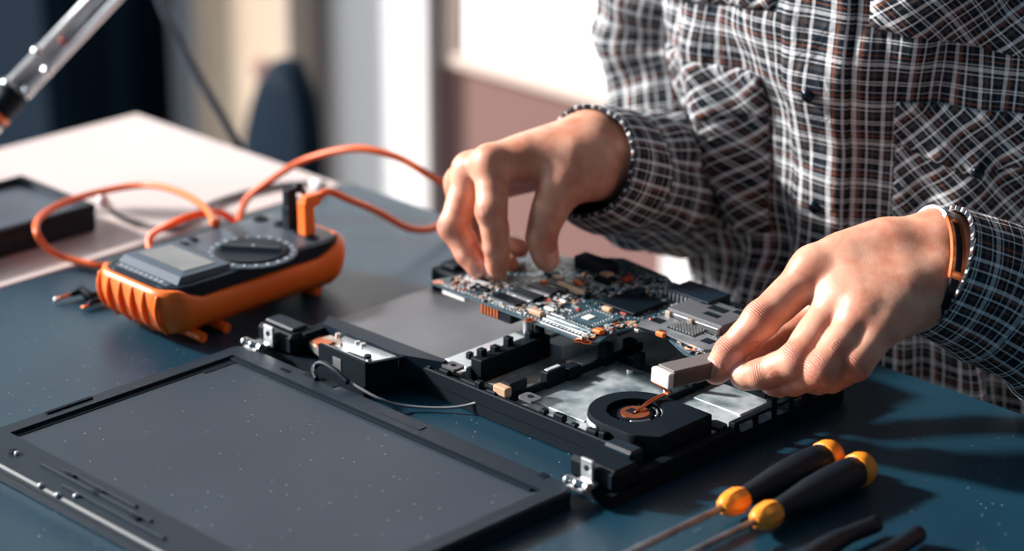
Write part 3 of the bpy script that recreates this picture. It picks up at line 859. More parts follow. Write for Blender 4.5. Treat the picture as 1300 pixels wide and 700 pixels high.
# long slot rows at the front edge
for (a, b_, h, mt) in (((692, 402), (744, 425), .0026, 'steel'), ((697, 399), (748, 422), .0024, 'shield'), ((688, 407), (738, 429), .0022, 'steel'), ((702, 396), (752, 418), .0016, 'steel')):
    A, B = at(a[0], a[1], TOPZ + h), at(b_[0], b_[1], TOPZ + h)
    MB().box((A.x, (A.y + B.y) / 2 - .0011, TOPZ - .0002), (B.x, (A.y + B.y) / 2 + .0011, TOPZ + h), .0003, 1).build('slot_row', M_[mt], mb)
comp('white_connector', (681, 394), .013, .0050, .0036, 'tan', bev=.0006)
comp('white_connector', (698, 391), .010, .0030, .0022, 'white_pl')
comp('orange_capacitor', (760, 418), .0080, .0065, .0036, 'cap_orange', bev=.0008)
comp('orange_capacitor', (840, 421), .0080, .0065, .0036, 'cap_orange', bev=.0008)
comp('crystal', (826, 416), .005, .004, .0028, 'silver', bev=.0006)
comp('crystal', (809, 418), .004, .003, .0022, 'silver')
comp('crystal', (716, 381), .006, .004, .0030, 'silver', bev=.0006)
comp('foil_patch', (604, 356), .026, .0065, .0012, 'mark')
comp('black_chip', (615, 366), .010, .007, .0018, 'chip')
# copper-ringed screw holes
for px, py in ((556, 358), (735, 432), (745, 434), (876, 441), (672, 406)):
    q_ = at(px, py, TOPZ + .0006)
    MB().loft([[(q_.x + math.cos(a) * r, q_.y + math.sin(a) * r, z) for a in [2 * math.pi * i / 16 for i in range(16)]] for r, z in ((.0042, TOPZ), (.0042, TOPZ + .0005), (.0022, TOPZ + .0005), (.0021, TOPZ))], True, True).build('screw_ring', M_['copper'], mb)
# fittings under the board
q_ = at(669, 402, BZ)
MB().cyl((q_.x, q_.y + .0015, BZ - .0135), (q_.x, q_.y + .0015, BZ), .0041, 18).build('standoff', M_['steel'], mb, 'auto')
A, B = at(560, 364, BZ), at(584, 376, BZ)
MB().box((A.x + .001, A.y, BZ - .0058), (B.x + .001, A.y + .006, BZ), .0005).build('white_port', M_['white_pl'], mb)
A, B = at(609, 384, BZ - .001), at(645, 400, BZ - .001)
bc = MB().box((A.x, A.y, BZ - .010), (B.x, A.y + .016, BZ), .0008).build('battery_connector', M_['black'], mb)
for k in range(6):
    MB().box((A.x + .0015 + k * .0034, A.y - .0007, BZ - .0088), (A.x + .0033 + k * .0034, A.y + .0005, BZ - .0012)).build('contact', M_['copper'], bc)

# hundreds of tiny surface parts: joined by colour
from mathutils.geometry import intersect_point_tri_2d
rnd = random.Random(11)
tiny = {'silver': MB(), 'tan': MB(), 'chip': MB(), 'mark': MB(), 'red': MB()}
regions = [((575, 350), (625, 368), 90), ((610, 360), (660, 395), 60), ((655, 385), (700, 402), 70), ((690, 372), (735, 395), 60), ((750, 410), (805, 424), 130), ((805, 410), (860, 432), 110),
           ((840, 420), (895, 452), 110), ((735, 345), (790, 378), 80), ((775, 350), (850, 372), 90), ((820, 370), (860, 398), 50), ((735, 418), (760, 432), 50)]
inside = [Vector(p) for p in outline]


def in_poly(x, y):
    c_ = False
    n = len(outline)
    for i in range(n):
        x0, y0 = outline[i]; x1, y1 = outline[(i + 1) % n]
        if (y0 > y) != (y1 > y) and x < (x1 - x0) * (y - y0) / (y1 - y0) + x0:
            c_ = not c_
    return c_


for a, b_, n in regions:
    for _ in range(n):
        q_ = at(rnd.uniform(a[0], b_[0]), rnd.uniform(a[1], b_[1]), TOPZ)
        if not all(in_poly(q_.x + u, q_.y + v) for u in (-.002, .002) for v in (-.002, .002)):
            continue
        if any(abs(q_.x - at(a_, b2, TOPZ).x) < .016 and abs(q_.y - at(a_, b2, TOPZ).y) < .008 for a_, b2 in CHIPS): continue
        kind = rnd.choices(list(tiny), (42, 16, 22, 16, 4))[0]
        s = rnd.uniform(.0008, .0021)
        t_ = rnd.uniform(.0006, .0012)
        if rnd.random() < .5: s, t_ = t_, s
        tiny[kind].box((q_.x - s, q_.y - t_, TOPZ - .0002), (q_.x + s, q_.y + t_, TOPZ + rnd.uniform(.0006, .0016)))
# solder pads and leads scattered finer still
for _ in range(1500):
    q_ = Vector((rnd.uniform(.055, .315), rnd.uniform(.153, .30), 0))
    if not all(in_poly(q_.x + u, q_.y + v) for u in (-.001, .001) for v in (-.001, .001)): continue
    s = rnd.uniform(.0004, .0009)
    tiny[rnd.choice(('silver', 'mark', 'silver', 'tan', 'chip'))].box((q_.x - s, q_.y - s * .7, TOPZ - .0002), (q_.x + s, q_.y + s * .7, TOPZ + rnd.uniform(.0003, .0007)))
for kind, mbd in tiny.items():
    o = mbd.build('tiny_components', M_[kind], mb)
    o['kind'] = 'stuff'
# ball row along the front edge
rowm = MB()
for k in range(44):
    x = .062 + k * .0038
    rowm.box((x, .1570, TOPZ - .0002), (x + .0018, .1585, TOPZ + .0010))
o = rowm.build('edge_pads', M_['silver'], mb)
o['kind'] = 'stuff'

# ------------------------------------------------------------------ grey bar held by the left hand
bar = thing('connector_bar', 'grey metal bar with white end pinched by the hand above the fan', 'metal bar', BAR_A)
bdir = (deep(905, 463, 1.728) - BAR_A).normalized()
bup = Vector((0, 0, 1)) - bdir * bdir.z
bup.normalize()
bsd = bdir.cross(bup)
BM = Matrix((bdir, bsd, bup)).transposed().to_4x4()
BM.translation = BAR_A
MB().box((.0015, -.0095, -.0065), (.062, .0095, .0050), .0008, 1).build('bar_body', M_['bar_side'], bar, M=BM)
MB().box((-.0035, -.0095, -.0065), (.0018, .0095, .0050), .0012, 2).build('end_cap', M_['white_pl'], bar, M=BM)
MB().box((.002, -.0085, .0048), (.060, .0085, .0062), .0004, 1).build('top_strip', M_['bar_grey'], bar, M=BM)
MB().box((-.0037, -.006, -.0067), (.0010, .006, -.0054), .0004, 1).build('contact', M_['copper'], bar, M=BM)

# ------------------------------------------------------------------ screwdrivers
def screwdriver(label, x, y0, y1):
    s = thing('screwdriver', label, 'screwdriver', (x, (y0 + y1) / 2, 0), 'orange and black screwdrivers')
    z = .0128

    def lathe(prof, n=20, flat=None):
        return [[(x + math.cos(a) * r, y, z + math.sin(a) * r) for a in [2 * math.pi * i / n for i in range(n)]] for y, r in prof]
    L = y1 - y0
    MB().loft(lathe([(y0 - .135, .0014), (y0 - .130, .0026), (y0 + .004, .0026)], 12)).build('shaft', M_['steel'], s, True)
    MB().loft(lathe([(y0 - .001, .0042), (y0 + .001, .0062), (y0 + .008, .0092), (y0 + .015, .0096), (y0 + .021, .0082), (y0 + .022, .007)], 9)).build('collar', M_['orange_cap'], s, 'auto')
    MB().loft(lathe([(y0 + .018, .0070), (y0 + .026, .0074), (y0 + .040, .0088), (y0 + .060, .0112), (y0 + .080, .0122), (y0 + .096, .0120), (y1 - .012, .0112)], 18)).build('grip', M_['grip'], s, True)
    MB().loft(lathe([(y1 - .0135, .0112), (y1 - .012, .0122), (y1 - .006, .0122), (y1 - .001, .0106), (y1 + .0015, .0070), (y1 + .0025, .003)], 24)).build('end_cap', M_['orange_cap'], s, True)
    return s


screwdriver('black screwdriver with orange ends lying between laptop and its twin', .4335, .066, .186)
screwdriver('black screwdriver with orange ends lying beside the black pliers', .4615, .066, .186)

# pliers, mostly beyond the near edge of the view
pl = thing('pliers', 'pair of pliers with black rubber handles lying beside the screwdrivers', 'pliers', (.53, 0, 0))
for a in ([(.529, -.02, .009), (.520, .03, .010), (.5135, .085, .010), (.5155, .126, .009)], [(.531, -.02, .009), (.545, .03, .010), (.5475, .085, .010), (.5425, .136, .008)]):
    MB().tube(curve_pts(a, 6), .008, 12, True, [.006 + .0025 * math.sin(math.pi * min(1, k / 14)) for k in range(19)]).build('handle', M_['grip'], pl, True)
MB().cyl((.53, -.028, .003), (.53, -.028, .0165), .011, 20).build('pivot', M_['steel'], pl, 'auto')
for s in (-1, 1):
    MB().loft([[(.53 + s * .0005, -.03, .004), (.53 + s * .010, -.03, .004), (.53 + s * .010, -.03, .015), (.53 + s * .0005, -.03, .015)],
               [(.53 + s * .0005, -.078, .006), (.53 + s * .003, -.078, .006), (.53 + s * .003, -.078, .012), (.53 + s * .0005, -.078, .012)]]).build('jaw', M_['steel'], pl)

# ------------------------------------------------------------------ person
# body surface: distance field of tapered limbs blended into one skin, meshed by surface nets
def surface_nets(F, org, vox):
    s = F < 0
    nx, ny, nz = F.shape
    cs = (nx - 1, ny - 1, nz - 1)
    tot = np.zeros(cs, np.int8)
    for i in (0, 1):
        for j in (0, 1):
            for k in (0, 1):
                tot += s[i:i + cs[0], j:j + cs[1], k:k + cs[2]]
    act = (tot > 0) & (tot < 8)
    ci = np.argwhere(act)
    idx = -np.ones(cs, np.int64)
    idx[act] = np.arange(len(ci))
    acc = np.zeros((len(ci), 3)); cnt = np.zeros(len(ci))
    for ax in range(3):
        o1, o2 = [a for a in range(3) if a != ax]
        for u in (0, 1):
            for v in (0, 1):
                off = np.zeros(3, int); off[o1] = u; off[o2] = v
                p = ci + off
                qn = p.copy(); qn[:, ax] += 1
                a = F[p[:, 0], p[:, 1], p[:, 2]]; b = F[qn[:, 0], qn[:, 1], qn[:, 2]]
                m_ = (a < 0) != (b < 0)
                t = np.where(m_, a / np.where(m_, a - b, 1), 0)
                pos = p.astype(float); pos[:, ax] += t
                acc[m_] += pos[m_]; cnt[m_] += 1
    V = acc / cnt[:, None] * vox + org
    faces = []
    for ax in range(3):
        o1, o2 = [(1, 2), (2, 0), (0, 1)][ax]
        a = s.take(range(0, F.shape[ax] - 1), ax); b = s.take(range(1, F.shape[ax]), ax)
        e = np.argwhere(a != b)
        ok = (e[:, o1] > 0) & (e[:, o2] > 0) & (e[:, o1] < cs[o1]) & (e[:, o2] < cs[o2])
        e = e[ok]
        sg = s[e[:, 0], e[:, 1], e[:, 2]]
        q4 = []
        for d1, d2 in ((-1, -1), (0, -1), (0, 0), (-1, 0)):
            c_ = e.copy(); c_[:, o1] += d1; c_[:, o2] += d2
            q4.append(idx[c_[:, 0], c_[:, 1], c_[:, 2]])
        q4 = np.stack(q4, 1)
        q4[~sg] = q4[~sg][:, ::-1]
        faces.append(q4)
    return V, np.concatenate(faces)


def smin(a, b, k):
    h = np.maximum(k - np.abs(a - b), 0) / k
    return np.minimum(a, b) - h * h * k * 0.25


def sdf_mesh(groups, vox, kjoin=.0015, smooth=2):
    """groups: list of (blend to the first group, [(a, b, ra, rb, k), ...])"""
    allp = [p for _, g in groups for p in g]
    P = np.array([[list(p[0]), list(p[1])] for p in allp]).reshape(-1, 3)
    rm = max(max(p[2], p[3]) for p in allp)
    lo = P.min(0) - rm - 3 * vox; hi = P.max(0) + rm + 3 * vox
    n = np.ceil((hi - lo) / vox).astype(int) + 1
    ax = [np.arange(n[i], dtype=np.float32) * vox + lo[i] for i in range(3)]

    def fld(prims):
        F = np.full(n, 1.0, np.float32)
        for a, b, ra, rb, k in prims:
            a = np.array(a, np.float32); b = np.array(b, np.float32)
            r = max(ra, rb) + max(k, .012) + 2 * vox
            i0 = np.maximum(((np.minimum(a, b) - r - lo) / vox).astype(int), 0)
            i1 = np.minimum(((np.maximum(a, b) + r - lo) / vox).astype(int) + 2, n)
            X = ax[0][i0[0]:i1[0], None, None]; Y = ax[1][None, i0[1]:i1[1], None]; Z = ax[2][None, None, i0[2]:i1[2]]
            d = b - a; L2 = max(float(d @ d), 1e-12)
            t = np.clip(((X - a[0]) * d[0] + (Y - a[1]) * d[1] + (Z - a[2]) * d[2]) / L2, 0, 1)
            dist = np.sqrt((X - a[0] - t * d[0]) ** 2 + (Y - a[1] - t * d[1]) ** 2 + (Z - a[2] - t * d[2]) ** 2) - (ra + (rb - ra) * t)
            sl = (slice(i0[0], i1[0]), slice(i0[1], i1[1]), slice(i0[2], i1[2]))
            F[sl] = smin(F[sl], dist, k)
        return F
    body = fld(groups[0][1])
    res = body
    for kg, g in groups[1:]:
        res = smin(res, smin(body, fld(g), kg), kjoin)
    V, Q = surface_nets(res, lo, vox)
    for it in range(smooth):
        acc = np.zeros_like(V); cnt = np.zeros(len(V))
        for i in range(4):
            j = (i + 1) % 4
            np.add.at(acc, Q[:, i], V[Q[:, j]]); np.add.at(cnt, Q[:, i], 1)
            np.add.at(acc, Q[:, j], V[Q[:, i]]); np.add.at(cnt, Q[:, j], 1)
        V = V * .5 + acc / cnt[:, None] * .5
    return V, Q


def np3(v): return np.array(v, float)


def cap(a, b, ra, rb, k=.006): return (np3(a), np3(b), ra, rb, k)


def make_finger(J, r, dorsal, pad=True):
    """J: knuckle, middle joint, end joint, tip"""
    J = [np3(j) for j in J]
    g = []
    for i in range(3):
        g.append(cap(J[i], J[i + 1], r[i], r[i + 1], .004))
    d = np3(dorsal); d = d / np.linalg.norm(d)
    g.append(cap(J[1] + d * .0010, J[1] + d * .0012, r[1] * .84, r[1] * .84, .008))      # middle knuckle
    mid = (J[0] * .45 + J[1] * .55)
    g.append(cap(mid - d * .002, J[0] * .3 + J[1] * .7 - d * .002, r[1] * .92, r[1] * .9, .006))   # fleshy underside
    mid = (J[1] + J[2]) / 2
    g.append(cap(mid - d * .0018, mid - d * .0018, r[2] * .97, r[2] * .97, .005))
    if pad:
        mid = J[2] * .35 + J[3] * .65
        g.append(cap(mid - d * .0012, mid - d * .0012, r[3] * 1.04, r[3] * 1.04, .004))
    return g


HAND_DETAIL = []          # (joint, along, dorsal, radius) creases and nails


def finger_detail(J, r, dorsal, nail=True, creases=(1, 2)):
    J = [np3(j) for j in J]
    d = np3(dorsal); d /= np.linalg.norm(d)
    for i in creases:
        t = J[i + 1] - J[i - 1]; t /= np.linalg.norm(t)
        HAND_DETAIL.append(('crease', J[i], t, d - t * (d @ t), r[i]))
    if nail:
        t = J[3] - J[2]; t /= np.linalg.norm(t)
        dd = d - t * (d @ t); dd /= np.linalg.norm(dd)
        HAND_DETAIL.append(('nail', J[3] - t * .001, t, dd, r[3]))


IMG_L, IMG_U, TO_CAM = -R0, R1, -R2
# --- right hand of the person, fingertips on the board
rW = deep(752, 186, 1.925)
rW2 = deep(748, 214, 1.905)
R_IDX = [deep(622, 207, 1.888), deep(624, 268, 1.876), deep(630, 313, 1.884), deep(631, 341, 1.893)]
R_MID = [deep(597, 216, 1.908), deep(576, 288, 1.905), deep(594, 322, 1.903), deep(607, 340, 1.900)]
R_RNG = [deep(586, 232, 1.930), deep(586, 292, 1.945), deep(616, 322, 1.938), deep(646, 336, 1.925)]
R_PNK = [deep(590, 245, 1.952), deep(612, 288, 1.958), deep(640, 310, 1.950), deep(660, 316, 1.940)]
R_THB = [deep(716, 232, 1.893), deep(697, 268, 1.884), deep(687, 302, 1.884), deep(694, 329, 1.890)]
rad = [.0128, .0113, .0100, .0088]
radm = [.0128, .0113, .0100, .0086]
radr = [.0120, .0106, .0094, .0082]
radp = [.0110, .0094, .0084, .0074]
radt = [.0150, .0132, .0118, .0100]
dI = IMG_L * .9 + IMG_U * .2 + TO_CAM * .1
dM = IMG_L * .9 - IMG_U * .3
dT = R0 * .7 + TO_CAM * .6 - R1 * .1
palmR = [cap(rW, R_IDX[0], .0240, .0138, .014), cap(rW, R_MID[0], .0240, .0138, .012), cap(rW + R2 * .012, R_RNG[0], .0225, .0132, .012), cap(rW + R2 * .018, R_PNK[0], .0205, .0122, .012),
         cap(rW2, R_THB[0], .0230, .0165, .014), cap(deep(722, 200, 1.895), deep(672, 196, 1.893), .017, .011, .014),
         cap(deep(716, 205, 1.915), deep(640, 208, 1.925), .015, .012, .012),
         cap(rW, deep(800, 205, 1.965), .0255, .029, .012), cap(rW2, deep(800, 218, 1.962), .0225, .027, .012), cap(deep(800, 210, 1.965), deep(852, 228, 2.07), .031, .042, .015)]
groups_R = [(0, palmR), (.010, make_finger(R_IDX, rad, dI)), (.009, make_finger(R_MID, radm, dM)), (.009, make_finger(R_RNG, radr, dM)), (.008, make_finger(R_PNK, radp, dM)), (.014, make_finger(R_THB, radt, dT))]
finger_detail(R_IDX, rad, dI, True)
finger_detail(R_MID, radm, dM, False)
finger_detail(R_THB, radt, dT, True, (2,))

# --- left hand of the person, pinching the grey bar
lW1 = deep(1190, 318, 1.744)
lW2 = deep(1186, 366, 1.722)
L_IDX = [deep(1034, 342, 1.728), deep(967, 406, 1.716), deep(926, 447, 1.720), deep(909, 472, 1.724)]
L_MID = [deep(1064, 382, 1.713), deep(1011, 460, 1.690), deep(968, 475, 1.704), deep(943, 478, 1.716)]
L_RNG = [deep(1094, 398, 1.697), deep(1045, 469, 1.678), deep(1008, 484, 1.700), deep(981, 487, 1.714)]
L_PNK = [deep(1124, 412, 1.690), deep(1086, 463, 1.680), deep(1056, 482, 1.695), deep(1032, 487, 1.722)]
L_THB = [deep(1090, 372, 1.765), deep(1035, 402, 1.772), deep(985, 432, 1.764), deep(948, 456, 1.752)]
lad = [.0148, .0125, .0110, .0096]
lam = [.0142, .0128, .0108, .0094]
lar = [.0135, .0120, .0102, .0090]
lap = [.0122, .0106, .0092, .0080]
lat = [.0155, .0135, .0120, .0104]
dLI = IMG_L * .55 + IMG_U * .45 + TO_CAM * .55
dLM = TO_CAM * .8 + IMG_U * .25 - IMG_L * .1
palmL = [cap(lW1, L_IDX[0], .0260, .0158, .014), cap(lW1 * .5 + lW2 * .5, L_MID[0], .0250, .0150, .014), cap(lW2, L_RNG[0], .0222, .0145, .014), cap(lW2, L_PNK[0], .0212, .0136, .014),
         cap(lW1 + R2 * .012, L_THB[0], .024, .0190, .014), cap(L_THB[0], L_IDX[0] * .6 + L_THB[1] * .4, .016, .012, .012),
         cap(deep(1124, 326, 1.738), deep(1080, 336, 1.732), .0260, .0220, .016), cap(deep(1140, 370, 1.715), deep(1090, 375, 1.712), .0220, .0180, .018),
         cap(lW1, deep(1290, 360, 1.760), .0255, .030, .012), cap(lW2, deep(1290, 398, 1.756), .0222, .030, .012), cap(deep(1290, 380, 1.76), deep(1480, 468, 1.82), .034, .042, .015)]
# tendons over the back of the hand
for J in (L_IDX, L_MID, L_RNG):
    a = np3(J[0]) * .93 + np3(lW1 * .5 + lW2 * .5) * .07
    b = np3(J[0]) * .45 + np3(lW1 * .5 + lW2 * .5) * .55
    palmL.append(cap(a + np3(TO_CAM) * .0118, b + np3(TO_CAM) * .0150, .0032, .0022, .008))
    palmL.append(cap(np3(J[0]) + np3(TO_CAM) * .0040 + np3(IMG_U) * .001, np3(J[0]) + np3(TO_CAM) * .0040, .0105, .0105, .010))   # knuckle
groups_L = [(0, palmL), (.011, make_finger(L_IDX, lad, dLI)), (.008, make_finger(L_MID, lam, dLM)), (.008, make_finger(L_RNG, lar, dLM)), (.008, make_finger(L_PNK, lap, dLM)), (.012, make_finger(L_THB, lat, IMG_U))]
finger_detail(L_IDX, lad, dLI, True)
finger_detail(L_MID, lam, dLM + IMG_U * .4, True)
finger_detail(L_RNG, lar, dLM, False)
finger_detail(L_PNK, lap, dLM, False)

# --- the rest of the body, inside the clothes
TC = Vector((.22, .54, 0))
FA = math.radians(10)
BA = Vector((math.cos(FA), math.sin(FA), 0))              # towards the person's left
BB = Vector((math.sin(FA), -math.cos(FA), 0))             # towards the front
def body_pt(a, b, z): return TC + BA * a + BB * b + Vector((0, 0, z))
S_R, S_L = body_pt(-.195, 0, .335), body_pt(.195, 0, .335)
E_R, E_L = deep(858, 236, 2.10), deep(1480, 468, 1.82)
UA1, UA2 = deep(852, 20, 2.105), deep(858, 130, 2.11)
NECK = body_pt(0, .02, .42)
HEAD = body_pt(0, .075, .60)
trunk = [cap(body_pt(-.05, 0, -.12), body_pt(-.06, 0, .26), .085, .085, .06), cap(body_pt(.05, 0, -.12), body_pt(.06, 0, .26), .085, .085, .06),
         cap(body_pt(-.15, 0, .32), body_pt(.15, 0, .32), .05, .05, .05), cap(body_pt(0, .0, .32), NECK + Vector((0, 0, .08)), .06, .056, .05),
         cap(S_R, UA1, .045, .038, .03), cap(UA1, UA2, .038, .036, .03), cap(UA2, E_R, .036, .034, .03), cap(S_L, body_pt(.26, -.02, .19), .045, .038, .03), cap(body_pt(.26, -.02, .19), E_L, .038, .034, .03),
         cap(HEAD + Vector((0, 0, .03)), HEAD + Vector((0, 0, .035)) + BB * -.015, .082, .088, .03), cap(HEAD + Vector((0, 0, -.03)) + BB * .015, HEAD + Vector((0, 0, -.07)) + BB * .03, .062, .045, .04),
         cap(HEAD + Vector((0, 0, .015)) + BB * .085, HEAD + Vector((0, 0, -.025)) + BB * .104, .010, .013, .012),
         cap(HEAD + BA * .078 + Vector((0, 0, .01)), HEAD + BA * .080 + Vector((0, 0, -.02)), .016, .012, .01), cap(HEAD - BA * .078 + Vector((0, 0, .01)), HEAD - BA * .080 + Vector((0, 0, -.02)), .016, .012, .01),
         cap(HEAD + BA * .018 + BB * .085 + Vector((0, 0, -.052)), HEAD - BA * .018 + BB * .085 + Vector((0, 0, -.052)), .008, .008, .006)]

meshes = [sdf_mesh(groups_R, .0013), sdf_mesh(groups_L, .0013), sdf_mesh([(0, trunk)], .006)]
V = np.concatenate([a for a, _ in meshes])
offs = np.cumsum([0] + [len(a) for a, _ in meshes])[:-1]
Q = np.concatenate([b + o_ for (_, b), o_ in zip(meshes, offs)])
person = thing('person', 'person in a checked shirt leaning over the table repairing the laptop', 'person', (TC.x, TC.y, FLOOR))
me = bpy.data.meshes.new('body')
me.from_pydata(V.tolist(), [], Q.tolist())
crease_s = np.zeros(len(V)); crease_w = np.zeros(len(V)); nail_w = np.zeros(len(V)); red_w = np.zeros(len(V))
for kind, J, t, d, r in HAND_DETAIL:
    rel = V - J
    s = rel @ t; h = rel @ d / max(np.linalg.norm(d), 1e-6)
    dist = np.linalg.norm(rel, axis=1)
    side_v = np.cross(t, d / max(np.linalg.norm(d), 1e-6))
    w = rel @ side_v
    if kind == 'crease':
        near = dist < r * 2.2
        wt = np.exp(-(s / .0048) ** 2) * np.clip((h / r - .15) * 1.6, 0, 1)
        upd = near & (wt > crease_w)
        crease_s[upd] = s[upd]; crease_w[upd] = wt[upd]
        red_w = np.maximum(red_w, np.where(near, np.exp(-(s / .008) ** 2) * np.clip(h / r, 0, 1), 0))
    else:
        near = dist < .02
        f = np.maximum(np.abs((s - .0005) / .0066), np.abs(w) / (r * .72))
        wt = np.clip((1 - f) * 6, 0, 1) * (h > r * .35)
        nail_w = np.maximum(nail_w, np.where(near, wt, 0))
        rim = near & (h > r * .3)
        disp = np.where(rim, -.0006 * np.exp(-((f - 1.02) / .10) ** 2), 0)
        V = V + disp[:, None] * (d / np.linalg.norm(d))
me.vertices.foreach_set('co', V.ravel())
for nm, arr in (('crease_s', crease_s), ('crease_w', crease_w), ('nail', nail_w), ('red', red_w)):
    at_ = me.attributes.new(nm, 'FLOAT', 'POINT')
    at_.data.foreach_set('value', arr.astype(np.float32))

sk_m = bpy.data.materials.new('skin')
sk_m.use_nodes = True
nt = sk_m.node_tree
N = nt.nodes.new
Lk = nt.links.new
pb = nt.nodes['Principled BSDF']
pb.inputs['Roughness'].default_value = .48
pb.inputs['Subsurface Weight'].default_value = .38
pb.inputs['Subsurface Radius'].default_value = (1.0, .32, .16)
pb.inputs['Subsurface Scale'].default_value = .009
tc = N('ShaderNodeTexCoord')
nz = N('ShaderNodeTexNoise'); nz.inputs['Scale'].default_value = 55; nz.inputs['Detail'].default_value = 5
Lk(tc.outputs['Object'], nz.inputs['Vector'])
rp = N('ShaderNodeValToRGB')
rp.color_ramp.elements[0].position = .32; rp.color_ramp.elements[1].position = .7
rp.color_ramp.elements[0].color = srgb(200, 130, 102); rp.color_ramp.elements[1].color = srgb(228, 172, 146)
Lk(nz.outputs['Fac'], rp.inputs['Fac'])


def attr(n):
    a = N('ShaderNodeAttribute'); a.attribute_name = n
    return a


def mixc(fac, a, bcol):
    x = N('ShaderNodeMix'); x.data_type = 'RGBA'
    Lk(fac, x.inputs['Factor']); Lk(a, x.inputs['A']); x.inputs['B'].default_value = bcol
    return x.outputs['Result']


def mth(op, a, b=None):
    x = N('ShaderNodeMath'); x.operation = op
    for i, v in enumerate((a, b)):
        if v is None: continue
        if isinstance(v, (int, float)): x.inputs[i].default_value = v
        else: Lk(v, x.inputs[i])
    return x.outputs[0]


c1 = mixc(mth('MULTIPLY', attr('red').outputs['Fac'], .5), rp.outputs['Color'], srgb(204, 116, 98))
c2 = mixc(mth('MULTIPLY', attr('nail').outputs['Fac'], .75), c1, srgb(232, 178, 166))
Lk(c2, pb.inputs['Base Color'])
fine = N('ShaderNodeTexVoronoi'); fine.inputs['Scale'].default_value = 900
Lk(tc.outputs['Object'], fine.inputs['Vector'])
nz2 = N('ShaderNodeTexNoise'); nz2.inputs['Scale'].default_value = 160; nz2.inputs['Detail'].default_value = 4
Lk(tc.outputs['Object'], nz2.inputs['Vector'])
ph = mth('ADD', mth('MULTIPLY', attr('crease_s').outputs['Fac'], 1700), mth('MULTIPLY', nz2.outputs['Fac'], 5))
wave = mth('MULTIPLY', mth('POWER', mth('ABSOLUTE', mth('SINE', ph)), .5), attr('crease_w').outputs['Fac'])
notnail = mth('SUBTRACT', 1, attr('nail').outputs['Fac'])
hgt = mth('ADD', mth('MULTIPLY', wave, 1.5), mth('MULTIPLY', mth('ADD', mth('MULTIPLY', fine.outputs['Distance'], .10), mth('MULTIPLY', nz2.outputs['Fac'], .28)), notnail))
bmp = N('ShaderNodeBump'); bmp.inputs['Strength'].default_value = .55; bmp.inputs['Distance'].default_value = .0012
Lk(hgt, bmp.inputs['Height']); Lk(bmp.outputs['Normal'], pb.inputs['Normal'])
link('body', me, sk_m, person, True)
for s in (-1, 1):
    MB().sphere(HEAD + BB * .078 + BA * .032 * s + Vector((0, 0, .01)), .0125).build('eye', M_['white_pl'], person, True)

# ------------------------------------------------------------------ checked cloth
def plaid(name, rot=0.0, scale=1.0):
    mt = bpy.data.materials.new(name)
    mt.use_nodes = True
    nt = mt.node_tree
    pb = nt.nodes['Principled BSDF']
    pb.inputs['Roughness'].default_value = .85
    pb.inputs['Specular IOR Level'].default_value = .2
    uv = nt.nodes.new('ShaderNodeUVMap')
    mp = nt.nodes.new('ShaderNodeMapping')
    mp.inputs['Rotation'].default_value[2] = rot
    mp.inputs['Scale'].default_value = (1 / .034 * scale, 1 / .034 * scale, 1)
    nt.links.new(uv.outputs['UV'], mp.inputs['Vector'])
    sp = nt.nodes.new('ShaderNodeSeparateXYZ')
    nt.links.new(mp.outputs['Vector'], sp.inputs[0])
    navy, wht, tau, rust, slate = (.005, .011, .020, 1), (.84, .86, .88, 1), (.085, .066, .06, 1), (.36, .10, .045, 1), (.022, .042, .06, 1)
    seqs = [[(0, navy), (.04, wht), (.12, navy), (.16, tau), (.23, navy), (.28, wht), (.32, navy), (.42, slate), (.47, navy), (.52, wht), (.605, tau), (.63, rust), (.66, tau), (.69, navy), (.76, wht), (.80, navy), (.86, tau), (.92, navy)],
            [(0, navy), (.05, wht), (.085, navy), (.115, wht), (.15, navy), (.25, tau), (.34, navy), (.40, wht), (.43, navy), (.50, wht), (.59, slate), (.63, wht), (.66, navy), (.74, rust), (.77, navy), (.86, wht), (.88, navy)]]
    cols = []
    for ax, seq in zip('XY', seqs):
        fr = nt.nodes.new('ShaderNodeMath'); fr.operation = 'FRACT'
        nt.links.new(sp.outputs[ax], fr.inputs[0])
        rp = nt.nodes.new('ShaderNodeValToRGB')
        rp.color_ramp.interpolation = 'CONSTANT'
        e = rp.color_ramp.elements
        e[0].position, e[0].color = seq[0]
        e[1].position, e[1].color = seq[1]
        for p_, c_ in seq[2:]:
            x = e.new(p_); x.color = c_
        nt.links.new(fr.outputs[0], rp.inputs['Fac'])
        cols.append(rp.outputs['Color'])
    mx = nt.nodes.new('ShaderNodeMix'); mx.data_type = 'RGBA'
    mx.inputs['Factor'].default_value = .45
    nt.links.new(cols[0], mx.inputs['A']); nt.links.new(cols[1], mx.inputs['B'])
    nt.links.new(mx.outputs['Result'], pb.inputs['Base Color'])
    # weave and soft creases
    wv = nt.nodes.new('ShaderNodeTexNoise'); wv.inputs['Scale'].default_value = 900
    nz = nt.nodes.new('ShaderNodeTexNoise'); nz.inputs['Scale'].default_value = 22; nz.inputs['Detail'].default_value = 4; nz.inputs['Distortion'].default_value = 1.2
    tc = nt.nodes.new('ShaderNodeTexCoord')
    nt.links.new(tc.outputs['Object'], wv.inputs['Vector']); nt.links.new(tc.outputs['Object'], nz.inputs['Vector'])
    ad = nt.nodes.new('ShaderNodeMath'); ad.operation = 'MULTIPLY_ADD'
    nt.links.new(nz.outputs['Fac'], ad.inputs[0]); ad.inputs[1].default_value = 12.0; nt.links.new(wv.outputs['Fac'], ad.inputs[2])
    bp_ = nt.nodes.new('ShaderNodeBump'); bp_.inputs['Strength'].default_value = .5; bp_.inputs['Distance'].default_value = .0012
    nt.links.new(ad.outputs[0], bp_.inputs['Height'])
    nt.links.new(bp_.outputs['Normal'], pb.inputs['Normal'])
    return mt


